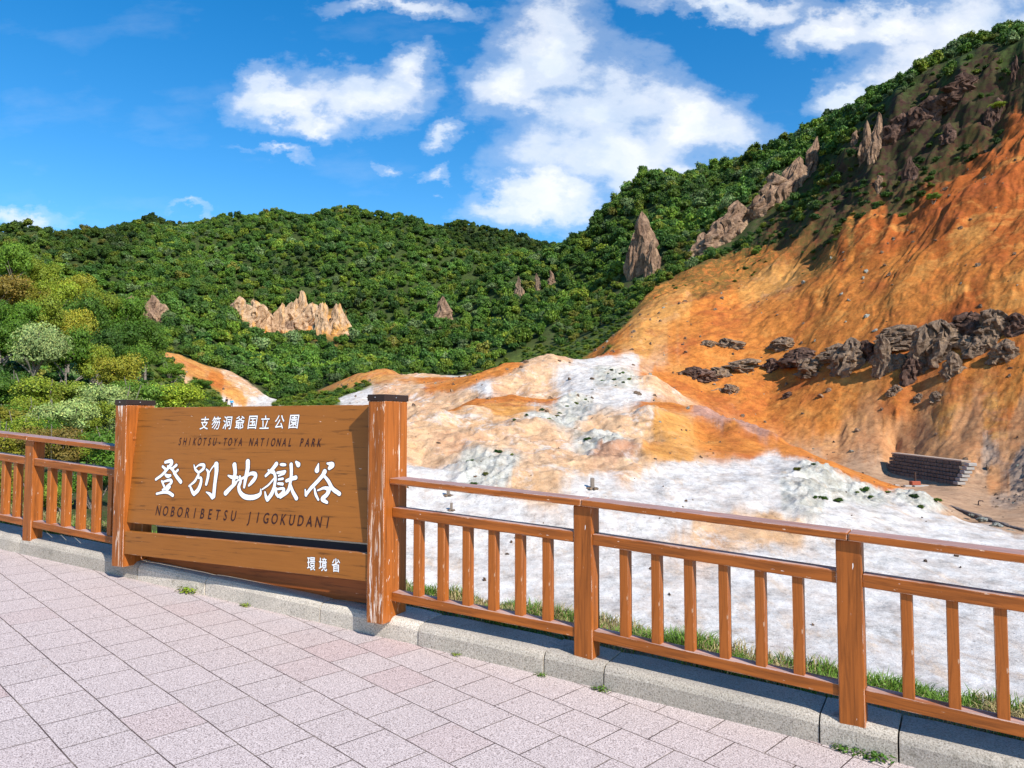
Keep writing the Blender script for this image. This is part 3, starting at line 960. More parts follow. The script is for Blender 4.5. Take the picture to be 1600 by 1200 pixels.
def timber(name, mat, M4, size, parent, bevel=.006, jitter=True):
    """beam in its own frame: x 0..L, y 0..depth, z 0..h (object keeps a world matrix so grain follows it)"""
    bm = bmesh.new()
    (x0, x1), (y0, y1), (z0, z1) = size
    bm_box(bm, x0, x1, y0, y1, z0, z1, bevel, None, seg=2)
    if jitter:
        for v in bm.verts:
            v.co += Vector((random.uniform(-1, 1), random.uniform(-1, 1), random.uniform(-1, 1))) * .0009
    o = mesh_obj(name, bm, mat, parent)
    o.matrix_world = M4
    return o


POST_W, POST_D, POST_H = .13, .12, .955
RH = 1.0


def fence(root, nodes, posts, balusters, ends=(0, 0)):
    """nodes: plan points of the front line of the posts; posts: which nodes carry a post"""
    for i, (x, y) in enumerate(nodes):
        if posts[i]:
            j = min(i, len(nodes) - 2)
            dx, dy = nodes[j + 1][0] - nodes[j][0], nodes[j + 1][1] - nodes[j][1]
            z = gz(x, y) + KERB_H
            Mx = place_frame(x, y, z, dx, dy)
            timber('post', M['post'], Mx, ((-POST_W / 2, POST_W / 2), (0, POST_D), (-.06, POST_H)), root, .007)
    for i in range(len(nodes) - 1):
        (x0, y0), (x1, y1) = nodes[i], nodes[i + 1]
        z0_, z1_ = gz(x0, y0) + KERB_H, gz(x1, y1) + KERB_H
        ln = math.hypot(x1 - x0, y1 - y0)
        a = POST_W / 2 - .002 if posts[i] else 0.0
        b_ = ln - (POST_W / 2 - .002 if posts[i + 1] else 0.0)
        Mx = place_frame(x0, y0, z0_, x1 - x0, y1 - y0, z1_ - z0_)
        ls = math.sqrt(ln ** 2 + (z1_ - z0_) ** 2) / ln
        # bottom and middle rails between the posts, a little behind their fronts
        for nm, mt, y_, (h0, h1), bv in (('bottom_rail', 'rail', (.012, .108), (.115, .178), .005), ('middle_rail', 'rail', (.010, .112), (.715, .785), .006), ('handrail', 'handrail', (-.028, .150), (.956, 1.0), .009)):
            Mr = place_frame(x0, y0, z0_ + h0, x1 - x0, y1 - y0, z1_ - z0_)
            xs_ = (a * ls, b_ * ls) if nm != 'handrail' else ((.002 if posts[i] else 0) * ls, (ln - (.002 if posts[i + 1] else 0)) * ls)
            timber(nm, M[mt], Mr, (xs_, y_, (0, h1 - h0)), root, bv)
        nb = balusters[i]
        for k in range(nb):
            f = a + (b_ - a) * (k + 1) / (nb + 1)
            px_, py_ = x0 + (x1 - x0) * f / ln, y0 + (y1 - y0) * f / ln
            pzz = z0_ + (z1_ - z0_) * f / ln
            Mb = place_frame(px_, py_, pzz, x1 - x0, y1 - y0)
            timber('baluster', M['baluster'], Mb, ((-.028, .028), (.026, .096), (.170, .722)), root, .004)


EL = np.array([0.89426, -0.44754])
ND = np.array([0.44754, 0.89426])
AL = np.array([-3.520, 6.820])
SW = 2.9136                         # overall width of the sign across both posts
PWX, PDY = .145, .29

fr = empty('wooden_railing', (1.81, 4.17, gz(1.81, 4.17) + KERB_H))
tag(fr, 'brown painted wooden railing right of the sign in front of the white ground', 'railing', 'wooden railings beside the sign')
st_ = AL + EL * SW + ND * .09
nodesR = [tuple(st_), (.450, 4.955), (1.805, 4.163), (3.165, 3.37), (4.53, 2.58), (5.9, 1.79)]
fence(fr, nodesR, [False, True, True, True, True, True], [6, 6, 6, 6, 6])
fl = empty('wooden_railing', (-4.73, 7.55, gz(-4.73, 7.55) + KERB_H))
tag(fl, 'brown painted wooden railing left of the sign in front of leafy bushes', 'railing', 'wooden railings beside the sign')
en_ = AL + ND * .10
nodesL = [(-8.9, 9.75), (-7.52, 9.02), (-6.13, 8.29), (-4.735, 7.553), tuple(en_)]
fence(fl, nodesL, [True, True, True, True, False], [6, 6, 6, 5])
# keep the world matrices when parenting
bpy.context.view_layer.update()
for root in (fr, fl):
    inv = root.matrix_world.inverted()
    for c in root.children:
        c.matrix_parent_inverse = inv

#@@SIGN
# ------------------------------------------------------------------ the sign
SZ = gz(*(AL + EL * SW / 2)) + KERB_H
sg = empty('park_sign', (AL[0], AL[1], 0))
sg.matrix_world = place_frame(AL[0], AL[1], 0, EL[0], EL[1])
tag(sg, 'large brown wooden sign board with white Japanese characters between two thick posts', 'sign')


def spart(name, bm, mat, parent=None, smooth=False):
    return mesh_obj(name, bm, mat, parent or sg, smooth)


for k, x0 in enumerate((0.0, SW - PWX)):
    zb = min(gz(*(AL + EL * (x0 + a) + ND * d)) for a in (0, PWX) for d in (0, PDY)) + KERB_H - .03
    # two beams one behind the other
    bm = bmesh.new()
    bm_box(bm, x0, x0 + PWX, 0, .185, zb, 1.765, .008, seg=2)
    bm_box(bm, x0 + .001, x0 + PWX - .001, .187, PDY, zb, 1.765, .004, seg=1)
    p = spart('post', bm, M['signpost'])
    bm = bmesh.new()
    bm_box(bm, x0 - .006, x0 + PWX + .006, -.006, PDY + .006, 1.7655, 1.812, .004)
    for bx_, by_ in ((x0 + PWX / 2, -.0075), ):
        pass
    cap = spart('post_cap', bm, M['cap'], p)
    for (cx_, cy_) in ((x0 + PWX * .45, -.008), (x0 + PWX + .008, .13)):
        bm = bmesh.new()
        r = bmesh.ops.create_uvsphere(bm, u_segments=8, v_segments=6, radius=.0055)
        bmesh.ops.translate(bm, verts=r['verts'], vec=(cx_, cy_, 1.79))
        spart('screw', bm, M['steel'], p)
bm = bmesh.new()
r = bmesh.ops.create_uvsphere(bm, u_segments=12, v_segments=8, radius=.017)
for v in r['verts']:
    v.co = Vector((v.co.x * .4 + PWX + .002, v.co.y + .085, v.co.z + 1.47))
spart('bolt', bm, M['post'])

# leaning main board: bottom towards the viewer, top set back
bz0, bz1 = .735, 1.742
by0, by1 = .030, .125
inner0, inner1 = PWX, SW - PWX
lean = math.atan2(by1 - by0, bz1 - bz0)
bh = math.hypot(by1 - by0, bz1 - bz0)
bm = bmesh.new()
bm_box(bm, inner0 + .001, inner1 - .001, 0, .045, 0, bh, .003)
board = spart('board', bm, M['board'])
board.matrix_local = Matrix.Translation((0, by0, bz0)) @ Matrix.Rotation(-lean, 4, 'X')
bm = bmesh.new()
bm_box(bm, inner0 + .001, inner1 - .001, 0, .05, 0, .198, .003)
lower = spart('lower_board', bm, M['board'])
lower.matrix_local = Matrix.Translation((0, .012, .465))
bm = bmesh.new()
bm_box(bm, inner0 + .001, inner1 - .001, 0, .04, 0, .20, .003)
backb = spart('back_board', bm, M['back_board'])
backb.matrix_local = Matrix.Translation((0, PDY - .05, .245))

bpy.context.view_layer.update()


def to_local(px, py, o):
    """photo measurement -> coordinates on the front plane (y=0) of a board"""
    mi = o.matrix_world.inverted()
    a = mi @ Vector((0, 0, EYE))
    d = mi.to_3x3() @ Vector(ray(px, py))
    t = -a.y / d.y
    p = a + d * t
    return p.x, p.z


def raster_shape(name, strokes, grow, off, mat, parent, cell=.0016):
    """brush strokes (lists of (x,z,halfwidth)) filled as one flat raised sheet without overlaps"""
    pts = []
    for st in strokes:
        st = np.array(st, dtype=float)
        if len(st) > 2:      # Catmull-Rom
            P = np.vstack([2 * st[0] - st[1], st, 2 * st[-1] - st[-2]])
            out = []
            for i in range(1, len(P) - 2):
                for t in np.linspace(0, 1, 14, endpoint=False):
                    out.append(.5 * ((2 * P[i]) + (-P[i - 1] + P[i + 1]) * t + (2 * P[i - 1] - 5 * P[i] + 4 * P[i + 1] - P[i + 2]) * t * t + (-P[i - 1] + 3 * P[i] - 3 * P[i + 1] + P[i + 2]) * t ** 3))
            out.append(P[-2])
            st = np.array(out)
        else:
            st = np.array([st[0] + (st[1] - st[0]) * t for t in np.linspace(0, 1, 14)])
        pts.append(st)
    allp = np.vstack(pts)
    w = allp[:, 2].max() + grow
    x0, x1 = allp[:, 0].min() - w, allp[:, 0].max() + w
    z0, z1 = allp[:, 1].min() - w, allp[:, 1].max() + w
    nx, nz = int((x1 - x0) / cell) + 1, int((z1 - z0) / cell) + 1
    gx, gz_ = np.meshgrid(x0 + (np.arange(nx) + .5) * cell, z0 + (np.arange(nz) + .5) * cell)
    inside = np.zeros((nz, nx), bool)
    for st in pts:
        for (x, z, hw) in st:
            inside |= (gx - x) ** 2 + (gz_ - z) ** 2 < (max(hw, .001) + grow) ** 2
    vs, fs = [], []
    for j in range(nz):
        row = inside[j]
        d = np.diff(np.concatenate([[0], row.astype(int), [0]]))
        for a, b_ in zip(np.where(d == 1)[0], np.where(d == -1)[0]):
            xa, xb = x0 + a * cell, x0 + b_ * cell
            za, zb = z0 + j * cell, z0 + (j + 1) * cell
            k = len(vs)
            vs += [(xa, -off, za), (xb, -off, za), (xb, -off, zb), (xa, -off, zb)]
            fs.append((k, k + 1, k + 2, k + 3))
    me = np_mesh(name, vs, fs, mat)
    return link(bpy.data.objects.new(name, me), parent)


# brush strokes read off the photograph: frame ('a': origin 230,700 scale 9.23; 'b': origin 380,640 scale 8)
KAN = {
    'a1': [[(265, 205, 36), (345, 188, 50), (355, 225, 50), (305, 290, 42), (220, 385, 38), (130, 452, 34)], [(228, 268, 34), (285, 318, 36)], [(300, 262, 26), (370, 315, 36), (420, 400, 46), (488, 488, 50)],
           [(425, 248, 38), (365, 295, 34)], [(447, 318, 32), (390, 368, 32)], [(268, 388, 34), (300, 405, 48), (338, 398, 34)], [(215, 478, 28), (255, 568, 34)], [(235, 486, 24), (335, 462, 38), (352, 498, 40), (285, 555, 30)],
           [(225, 602, 26), (290, 580, 32), (330, 562, 34)], [(320, 575, 32), (262, 642, 30)], [(140, 660, 28), (240, 638, 36), (310, 642, 42), (372, 682, 44)]],
    'a2': [[(678, 245, 16), (700, 310, 34), (740, 352, 36)], [(690, 295, 15), (755, 245, 28), (818, 248, 46), (815, 295, 42), (752, 352, 32)], [(742, 350, 30), (745, 398, 30)], [(738, 390, 30), (690, 478, 36), (608, 548, 24)],
           [(742, 432, 24), (778, 435, 38), (778, 500, 46), (740, 600, 56), (680, 662, 52)], [(625, 552, 28), (655, 630, 46), (680, 665, 48)], [(858, 308, 24), (885, 350, 40), (880, 420, 46), (855, 522, 40)], [(885, 385, 14), (930, 300, 20), (988, 228, 24)],
           [(1000, 238, 74), (1003, 330, 64), (982, 500, 56), (962, 695, 58)], [(855, 635, 14), (910, 668, 44), (945, 712, 52)]],
    'a3': [[(1262, 245, 68), (1272, 350, 58), (1255, 450, 54), (1245, 530, 50)], [(1172, 398, 22), (1230, 422, 46), (1305, 425, 40)], [(1135, 650, 64), (1200, 582, 56), (1265, 520, 46), (1300, 478, 24)],
           [(1340, 412, 34), (1352, 480, 40), (1325, 560, 50), (1345, 640, 56), (1410, 700, 66), (1500, 714, 66), (1575, 700, 62), (1635, 660, 44), (1640, 590, 12)], [(1455, 198, 70), (1452, 300, 66), (1425, 430, 58), (1402, 565, 34)],
           [(1310, 468, 26), (1400, 425, 36), (1495, 370, 44), (1560, 378, 58), (1560, 430, 54), (1515, 490, 52), (1470, 540, 30)]],
    'b1': [[(418, 680, 52), (370, 742, 44), (285, 828, 32)], [(318, 758, 24), (370, 790, 28)], [(385, 778, 38), (405, 850, 40), (392, 960, 42), (360, 1050, 50), (308, 1125, 46)], [(275, 1028, 18), (288, 1090, 38), (305, 1128, 42)],
           [(388, 862, 22), (320, 940, 24), (240, 998, 18)], [(472, 686, 28), (500, 688, 38), (530, 690, 28)], [(430, 790, 30), (525, 775, 36)], [(445, 828, 22), (518, 800, 24)], [(445, 872, 26), (498, 864, 30)], [(440, 925, 30), (495, 930, 36)],
           [(412, 985, 30), (415, 1045, 36), (440, 1085, 34)], [(412, 995, 24), (505, 988, 34), (498, 1035, 40), (440, 1085, 34)], [(602, 688, 48), (605, 800, 44), (590, 920, 40), (560, 1020, 44), (468, 1095, 34)],
           [(545, 890, 38), (615, 862, 46), (660, 850, 50)], [(592, 930, 28), (620, 1020, 44), (668, 1108, 50)], [(665, 655, 30), (692, 688, 60)]],
    'b2': [[(945, 675, 14), (925, 758, 64)], [(1052, 672, 20), (1115, 690, 64), (1080, 732, 44)], [(1022, 775, 58), (990, 830, 50), (905, 925, 46), (850, 982, 44), (792, 1058, 38)], [(778, 1000, 18), (788, 1068, 38)],
           [(1012, 825, 34), (1068, 895, 44), (1120, 988, 50), (1205, 1052, 50)], [(895, 985, 24), (910, 1060, 36), (942, 1125, 28)], [(935, 1010, 20), (1015, 980, 34), (1070, 1000, 58), (1050, 1060, 50), (995, 1118, 54), (1050, 1160, 36)]],
}
FR = {'a': (230, 700, 9.23), 'b': (380, 640, 8.0)}
main = []
for key, sts in KAN.items():
    ox, oy, sc = FR[key[0]]
    for st in sts:
        o2 = []
        for (x, y, w) in st:
            px, py = ox + x / sc, oy + y / sc
            lx, lz = to_local(px, py, board)
            lx2, _ = to_local(px + 1, py, board)
            _, lz2 = to_local(px, py + 1, board)
            o2.append((lx, lz, .5 * w / sc * .5 * (abs(lx2 - lx) + abs(lz2 - lz)) * .98))
        main.append(o2)
raster_shape('main_lettering_edge_shade', main, .0055, .0012, M['dark_paint_and_shade'], board)  # dark rim painted as the shadow along the engraved strokes
raster_shape('main_lettering', main, 0, .0028, M['white_paint'], board)


def text_mesh(name, body, xs, parent, mat, p0, p1, hpx, off=.002, italic=0.0, bold=0.0, condense=1.0, mono=False, widths=None):
    """text laid on a board: p0, p1 photo positions of the baseline ends, hpx cap height in photo px"""
    a = Vector((*to_local(*p0, parent), 0))
    b_ = Vector((*to_local(*p1, parent), 0))
    top = Vector((*to_local(p0[0], p0[1] - hpx, parent), 0))
    H = (top - a).length
    n = len(body)
    vs, fs = [], []
    for i, ch in enumerate(body):
        if ch == ' ':
            continue
        cu = bpy.data.curves.new('t', 'FONT')
        cu.body = ch
        cu.size = 1.0
        cu.offset = bold
        cu.resolution_u = 3
        cu.align_x = 'CENTER'
        ob = bpy.data.objects.new('t', cu)
        COL.objects.link(ob)
        bpy.context.view_layer.update()
        dg = bpy.context.evaluated_depsgraph_get()
        m = ob.evaluated_get(dg).to_mesh()
        V = np.array([v.co[:] for v in m.vertices]) if len(m.vertices) else np.zeros((0, 3))
        T = []
        m.calc_loop_triangles()
        for lt in m.loop_triangles:
            T.append(tuple(lt.vertices))
        ob.evaluated_get(dg).to_mesh_clear()
        bpy.data.objects.remove(ob)
        bpy.data.curves.remove(cu)
        if not len(V):
            continue
        if mono:         # kanji: fit each glyph to its own cell
            w0, w1 = V[:, 0].min(), V[:, 0].max()
            h0, h1 = V[:, 1].min(), V[:, 1].max()
            V[:, 0] = (V[:, 0] - (w0 + w1) / 2) / max(w1 - w0, h1 - h0)
            V[:, 1] = (V[:, 1] - h0) / (h1 - h0)
            V[:, 0] *= H * condense
            V[:, 1] *= H
        else:
            s = H / .73
            V[:, 0] *= s * condense
            V[:, 1] *= s
        V[:, 0] += italic * V[:, 1]
        f = (xs[i] if xs else (i / (n - 1)))
        c = a + (b_ - a) * f
        d = (b_ - a).normalized()
        # fill the glyph on a fine grid so that it can be thickened cleanly
        cell = .0011
        pad = 4 + int(bold / cell)
        gx0, gz0 = V[:, 0].min() - pad * cell, V[:, 1].min() - pad * cell
        nx, nz = int((V[:, 0].max() - gx0) / cell) + pad + 1, int((V[:, 1].max() - gz0) / cell) + pad + 1
        gx, gzz = np.meshgrid(gx0 + (np.arange(nx) + .5) * cell, gz0 + (np.arange(nz) + .5) * cell)
        ins = np.zeros((nz, nx), bool)
        for t in T:
            (ax, ay), (bx, by), (cx_, cy_) = V[t[0], :2], V[t[1], :2], V[t[2], :2]
            s1 = (bx - ax) * (gzz - ay) - (by - ay) * (gx - ax)
            s2 = (cx_ - bx) * (gzz - by) - (cy_ - by) * (gx - bx)
            s3 = (ax - cx_) * (gzz - cy_) - (ay - cy_) * (gx - cx_)
            ins |= ((s1 >= 0) & (s2 >= 0) & (s3 >= 0)) | ((s1 <= 0) & (s2 <= 0) & (s3 <= 0))
        kr = int(round(bold / cell))
        if kr > 0:
            base_i = ins.copy()
            for dj in range(-kr, kr + 1):
                for di in range(-kr, kr + 1):
                    if di * di + dj * dj <= kr * kr + .5:
                        ins |= np.roll(np.roll(base_i, dj, 0), di, 1)
        for j in range(nz):
            dd = np.diff(np.concatenate([[0], ins[j].astype(int), [0]]))
            for qa, qb in zip(np.where(dd == 1)[0], np.where(dd == -1)[0]):
                k = len(vs)
                for (ux, uz) in ((qa, j), (qb, j), (qb, j + 1), (qa, j + 1)):
                    xx, zz_ = gx0 + ux * cell, gz0 + uz * cell
                    vs.append((c.x + xx, -off, c.y + zz_ + xx * d.y))
                fs.append((k, k + 1, k + 2, k + 3))
    me = np_mesh(name, vs, fs, mat)
    return link(bpy.data.objects.new(name, me), parent)


K8 = '支笏洞爺国立公園'
cx8 = [318.5, 337.5, 356, 376, 396, 415, 437, 458]
x8 = [(c - cx8[0]) / (cx8[-1] - cx8[0]) for c in cx8]
for nm, bd, of, mt in (('park_name_edge_shade', .0045, .0012, 'dark_paint_and_shade'), ('park_name_lettering', .0011, .0026, 'white_paint')):  # the wider dark copy paints the shadow at the engraved edge
    text_mesh(nm, K8, x8, board, M[mt], (318.5, 671), (458, 669.5), 19.5, of, .08, bd, 0.9, True)
l2 = 'SHIKOTSU-TOYA NATIONAL PARK'
text_mesh('park_name_english', l2, None, board, M['dark_paint_and_shade'], (280.5, 695.5), (498, 698), 12.2, .0020, .16, .0011, .62)
l3 = 'NOBORIBETSU JIGOKUDANI'
text_mesh('valley_name_english', l3, None, board, M['dark_paint_and_shade'], (246.5, 805), (511, 825), 15.8, .0020, .12, .0012, .72)
text_mesh('ministry_name_edge_shade', '環境省', [0, .48, 1], lower, M['dark_paint_and_shade'], (486.5, 891), (525, 893.5), 20.5, .0012, 0, .0034, .78, True)  # engraved edge shadow, painted as a dark rim
text_mesh('ministry_name_lettering', '環境省', [0, .48, 1], lower, M['white_paint'], (486.5, 891), (525, 893.5), 20.5, .0026, 0, .0011, .78, True)

M['slate'] = plain_mat('dark_slate_panel', (.035, .042, .065), .6, 0, 5, .2)
bm = bmesh.new()
bm_box(bm, .17, SW - .12, PDY + .03, PDY + .09, .1, .668, .004)
rp = spart('rear_panel', bm, M['slate'])
bm = bmesh.new()
bm_box(bm, .165, SW - .115, PDY + .022, PDY + .10, .670, .690, .004)
spart('panel_edge', bm, M['white_paint'], rp)

# ------------------------------------------------------------------ vegetation


def cards(rg, centres, normals, sizes, aspect=.7):
    """leaf shaped quads (folded a little) at the given centres"""
    n = len(centres)
    nn = normals / np.linalg.norm(normals, axis=1, keepdims=True)
    rv = rg.normal(size=(n, 3))
    t = np.cross(nn, rv)
    t /= np.linalg.norm(t, axis=1, keepdims=True)
    b = np.cross(nn, t)
    s = sizes[:, None]
    v = np.stack([centres - t * s, centres - b * s * aspect + nn * s * .15, centres + t * s, centres + b * s * aspect + nn * s * .15], 1).reshape(-1, 3)
    f = np.arange(n * 4).reshape(n, 4)
    return v, f


def blob_centres(rg, k, flat=.8, spread=.55):
    out = [(0, 0, .0, .62)]
    for i in range(k):
        a = rg.random() * 2 * np.pi
        r = spread * (.45 + .65 * rg.random())
        z = rg.uniform(-.35, .5) * flat
        out.append((r * np.cos(a), r * np.sin(a), z, rg.uniform(.26, .46)))
    return out


def crown_arrays(seed, n, size, k=7, flat=.8, core=True, spread=.55, jitter=.6):
    rg = np.random.default_rng(seed)
    bl = blob_centres(rg, k, flat, spread)
    w = np.array([b[3] ** 2 for b in bl])
    pick = rg.choice(len(bl), n, p=w / w.sum())
    B = np.array(bl)[pick]
    d = rg.normal(size=(n, 3))
    d /= np.linalg.norm(d, axis=1, keepdims=True)
    d[:, 2] = np.where(d[:, 2] < -.35, -d[:, 2], d[:, 2])
    rr = B[:, 3] * (1.06 - .42 * rg.random(n) ** 1.5)
    c = B[:, :3] + d * rr[:, None] * np.array([1, 1, flat])
    nrm = d + rg.normal(size=(n, 3)) * jitter
    sz = size * rg.uniform(.6, 1.35, n)
    v, f = cards(rg, c, nrm, sz)
    tone_b = rg.uniform(.72, 1.25, len(bl))[pick]
    tone = tone_b * rg.uniform(.7, 1.3, n)
    warm = rg.uniform(.85, 1.25, n)
    col = np.stack([tone * warm, tone, tone * .9, np.ones(n)], 1)
    col = np.repeat(col, 4, 0)
    if core:
        bm = bmesh.new()
        for (x, y, z, r) in bl:
            q = bmesh.ops.create_icosphere(bm, subdivisions=1, radius=r * .74)
            for vv in q['verts']:
                vv.co = Vector((x + vv.co.x, y + vv.co.y, (z + vv.co.z) * flat))
        cv = np.array([q.co[:] for q in bm.verts])
        cf = np.array([[q.index for q in fa.verts] for fa in bm.faces])
        cf = np.concatenate([cf, cf[:, 2:3]], 1)
        bm.verts.index_update()
        bm.free()
        # cores become degenerate quads avoided: use small cards inside instead
        m = n // 2
        pk = rg.choice(len(bl), m, p=w / w.sum())
        Bc = np.array(bl)[pk]
        dd = rg.normal(size=(m, 3))
        dd /= np.linalg.norm(dd, axis=1, keepdims=True)
        cc = Bc[:, :3] + dd * (Bc[:, 3] * .6)[:, None] * np.array([1, 1, flat])
        v2, f2 = cards(rg, cc, dd + rg.normal(size=(m, 3)) * .2, np.full(m, size * 1.8), .9)
        f = np.concatenate([f, f2 + len(v)])
        v = np.concatenate([v, v2])
        col = np.concatenate([col, np.tile(np.array([[.8, .8, .8, 1]]), (len(v2), 1))])
    return v, f, col


def tube(path, radii, sides=6):
    """tapered tube through points; returns verts, quads"""
    path = np.array(path, float)
    vs, fs = [], []
    for i, p in enumerate(path):
        d = path[min(i + 1, len(path) - 1)] - path[max(i - 1, 0)]
        d /= max(np.linalg.norm(d), 1e-6)
        a = np.cross(d, (0.3, 1, 0.1))
        a /= np.linalg.norm(a)
        b = np.cross(d, a)
        for k in range(sides):
            t = 2 * math.pi * k / sides
            vs.append(p + (a * math.cos(t) + b * math.sin(t)) * radii[i])
    for i in range(len(path) - 1):
        for k in range(sides):
            fs.append((i * sides + k, i * sides + (k + 1) % sides, (i + 1) * sides + (k + 1) % sides, (i + 1) * sides + k))
    return np.array(vs), np.array(fs)


def join(parts):
    V, F, o = [], [], 0
    for v, f in parts:
        V.append(v)
        F.append(np.asarray(f) + o)
        o += len(v)
    return np.concatenate(V), np.concatenate(F)


# crown shapes used by the far-off wood (kept out of the scene, only instanced)
protos = bpy.data.collections.new('crown_shapes')
for i in range(7):
    v, f, c = crown_arrays(100 + i, 460, .088, 7 + i, .8)
    v = v * np.array([1, 1, 1])
    me = np_mesh('crown_shape', v, f, M['leaf_inst'], False, {'leaf': c})
    protos.objects.link(bpy.data.objects.new('crown_shape', me))
stones_c = bpy.data.collections.new('stone_shapes')


def lump(seed, sub=2, amp=.35, sx=1, sy=1, sz=.7):
    rg = np.random.default_rng(seed)
    bm = bmesh.new()
    bmesh.ops.create_icosphere(bm, subdivisions=sub, radius=1)
    from mathutils import noise
    off = Vector(rg.random(3) * 30)
    for v in bm.verts:
        k = 1 + amp * noise.noise(v.co * 1.3 + off) * 2 + amp * .5 * noise.noise(v.co * 3.1 + off)
        v.co = Vector((v.co.x * k * sx, v.co.y * k * sy, v.co.z * k * sz))
    return bm


def scatter_object(name, pts, rots, scales, tints, coll, label, material):
    me = bpy.data.meshes.new(name)
    n = len(pts)
    me.vertices.add(n)
    me.vertices.foreach_set('co', np.asarray(pts, dtype=np.float32).ravel())
    a = me.attributes.new('rot', 'FLOAT_VECTOR', 'POINT')
    a.data.foreach_set('vector', np.asarray(rots, dtype=np.float32).ravel())
    a = me.attributes.new('siz', 'FLOAT_VECTOR', 'POINT')
    a.data.foreach_set('vector', np.asarray(scales, dtype=np.float32).ravel())
    a = me.attributes.new('tint', 'FLOAT_COLOR', 'POINT')
    a.data.foreach_set('color', np.concatenate([tints, np.ones((n, 1))], 1).astype(np.float32).ravel())
    me.materials.append(material)
    o = link(bpy.data.objects.new(name, me))
    g = bpy.data.node_groups.new(name + '_nodes', 'GeometryNodeTree')
    g.interface.new_socket('Geometry', in_out='INPUT', socket_type='NodeSocketGeometry')
    g.interface.new_socket('Geometry', in_out='OUTPUT', socket_type='NodeSocketGeometry')
    gi = g.nodes.new('NodeGroupInput')
    go = g.nodes.new('NodeGroupOutput')
    ci = g.nodes.new('GeometryNodeCollectionInfo')
    ci.inputs['Collection'].default_value = coll
    ci.inputs['Separate Children'].default_value = True
    ci.inputs['Reset Children'].default_value = True
    ip = g.nodes.new('GeometryNodeInstanceOnPoints')
    ip.inputs['Pick Instance'].default_value = True

    def attr(nm, ty):
        q = g.nodes.new('GeometryNodeInputNamedAttribute')
        q.data_type = ty
        q.inputs['Name'].default_value = nm
        return q.outputs['Attribute']
    g.links.new(gi.outputs[0], ip.inputs['Points'])
    g.links.new(ci.outputs[0], ip.inputs['Instance'])
    g.links.new(attr('rot', 'FLOAT_VECTOR'), ip.inputs['Rotation'])
    g.links.new(attr('siz', 'FLOAT_VECTOR'), ip.inputs['Scale'])
    rd = g.nodes.new('FunctionNodeRandomValue')
    rd.data_type = 'INT'
    for sk in rd.inputs:
        if sk.type == 'INT' and sk.name == 'Max':
            sk.default_value = len(coll.objects) - 1
        if sk.type == 'INT' and sk.name == 'Min':
            sk.default_value = 0
    ro = [q for q in rd.outputs if q.type == 'INT'][0]
    g.links.new(ro, ip.inputs['Instance Index'])
    g.links.new(ip.outputs[0], go.inputs[0])
    md = o.modifiers.new('scatter', 'NODES')
    md.node_group = g
    tag(o, label, kind='stuff')
    return o


PAL = np.array([(.070, .145, .018), (.115, .195, .022), (.040, .098, .018), (.17, .225, .024), (.13, .20, .075), (.17, .175, .03), (.080, .165, .03)])


def pick_tints(rg, x, y, probs):
    n = len(x)
    c = rg.choice(len(PAL), n, p=np.array(probs) / sum(probs))
    t = PAL[c] * rg.uniform(.75, 1.25, n)[:, None]
    return t


def field(rg, step, y0, y1, ulim=(-.78, .80)):
    xs = np.arange(-620, 640, step)
    ys = np.arange(y0, y1, step * .9)
    gx, gy = np.meshgrid(xs, ys)
    gx = gx.ravel() + rg.uniform(-.5, .5, gx.size) * step
    gy = gy.ravel() + rg.uniform(-.5, .5, gy.size) * step
    u = gx / gy
    k = (u > ulim[0]) & (u < ulim[1])
    return gx[k], gy[k]


rg = np.random.default_rng(5)
P_, R_, S_, T_ = [], [], [], []


def add_plants(x, y, z, r, hgt, tint, lift=.45):
    n = len(x)
    P_.append(np.stack([x, y, z + r * lift], 1))
    R_.append(np.stack([rg.uniform(-.2, .2, n), rg.uniform(-.2, .2, n), rg.random(n) * 6.28], 1))
    S_.append(np.stack([r, r, r * hgt], 1))
    T_.append(tint)


# tall trees
for (y0, y1, st) in ((95, 330, 3.25), (330, 780, 4.3)):
    x, y = field(rg, st, y0, y1)
    z, cw, dk = surface(x, y, True)
    f = cw[:, F_I].sum(1)
    far_left = (y < 112) & (x < 0)
    k = (f > .5) & ~far_left
    x, y, z = x[k], y[k], z[k]
    n = len(x)
    patch = fbm(x / 45, y / 45, 3)
    ti = pick_tints(rg, x, y, (5, 4, 3, 1.6, 1.5, .22, 3)) * (1.12 + .40 * patch)[:, None]
    # cloud shadow on the far and left ridges, put into the crown tints
    cloud_shade = np.maximum(sstep(600, 640, y), sstep(-.50, -.56, x / y) * sstep(300, 360, y) if False else (x / y < -.5) * sstep(290, 350, y))
    ti = ti * (1 - .45 * cloud_shade)[:, None]
    r = (1.5 + 2.5 * rg.random(n) ** 1.7) * (st / 4.0) ** .5
    near = sstep(150, 220, y)
    r = r * (.62 + .38 * near)
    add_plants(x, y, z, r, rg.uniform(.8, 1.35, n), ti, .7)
# undergrowth filling the left bank between the single trees
x, y = field(rg, 1.5, 22, 118, (-1.0, -.30))
z, cw, dk = surface(x, y, True)
k = (cw[:, F_I].sum(1) + cw[:, CN.index('H')] > .45)
ti = pick_tints(rg, x[k], y[k], (2, 6, .6, 7, 2, 2.2, 2)) * 1.5
add_plants(x[k], y[k], z[k], rg.uniform(.6, 1.15, k.sum()) * np.clip(y[k] / 48, .5, 2.1), rg.uniform(.8, 1.3, k.sum()), ti, .4)
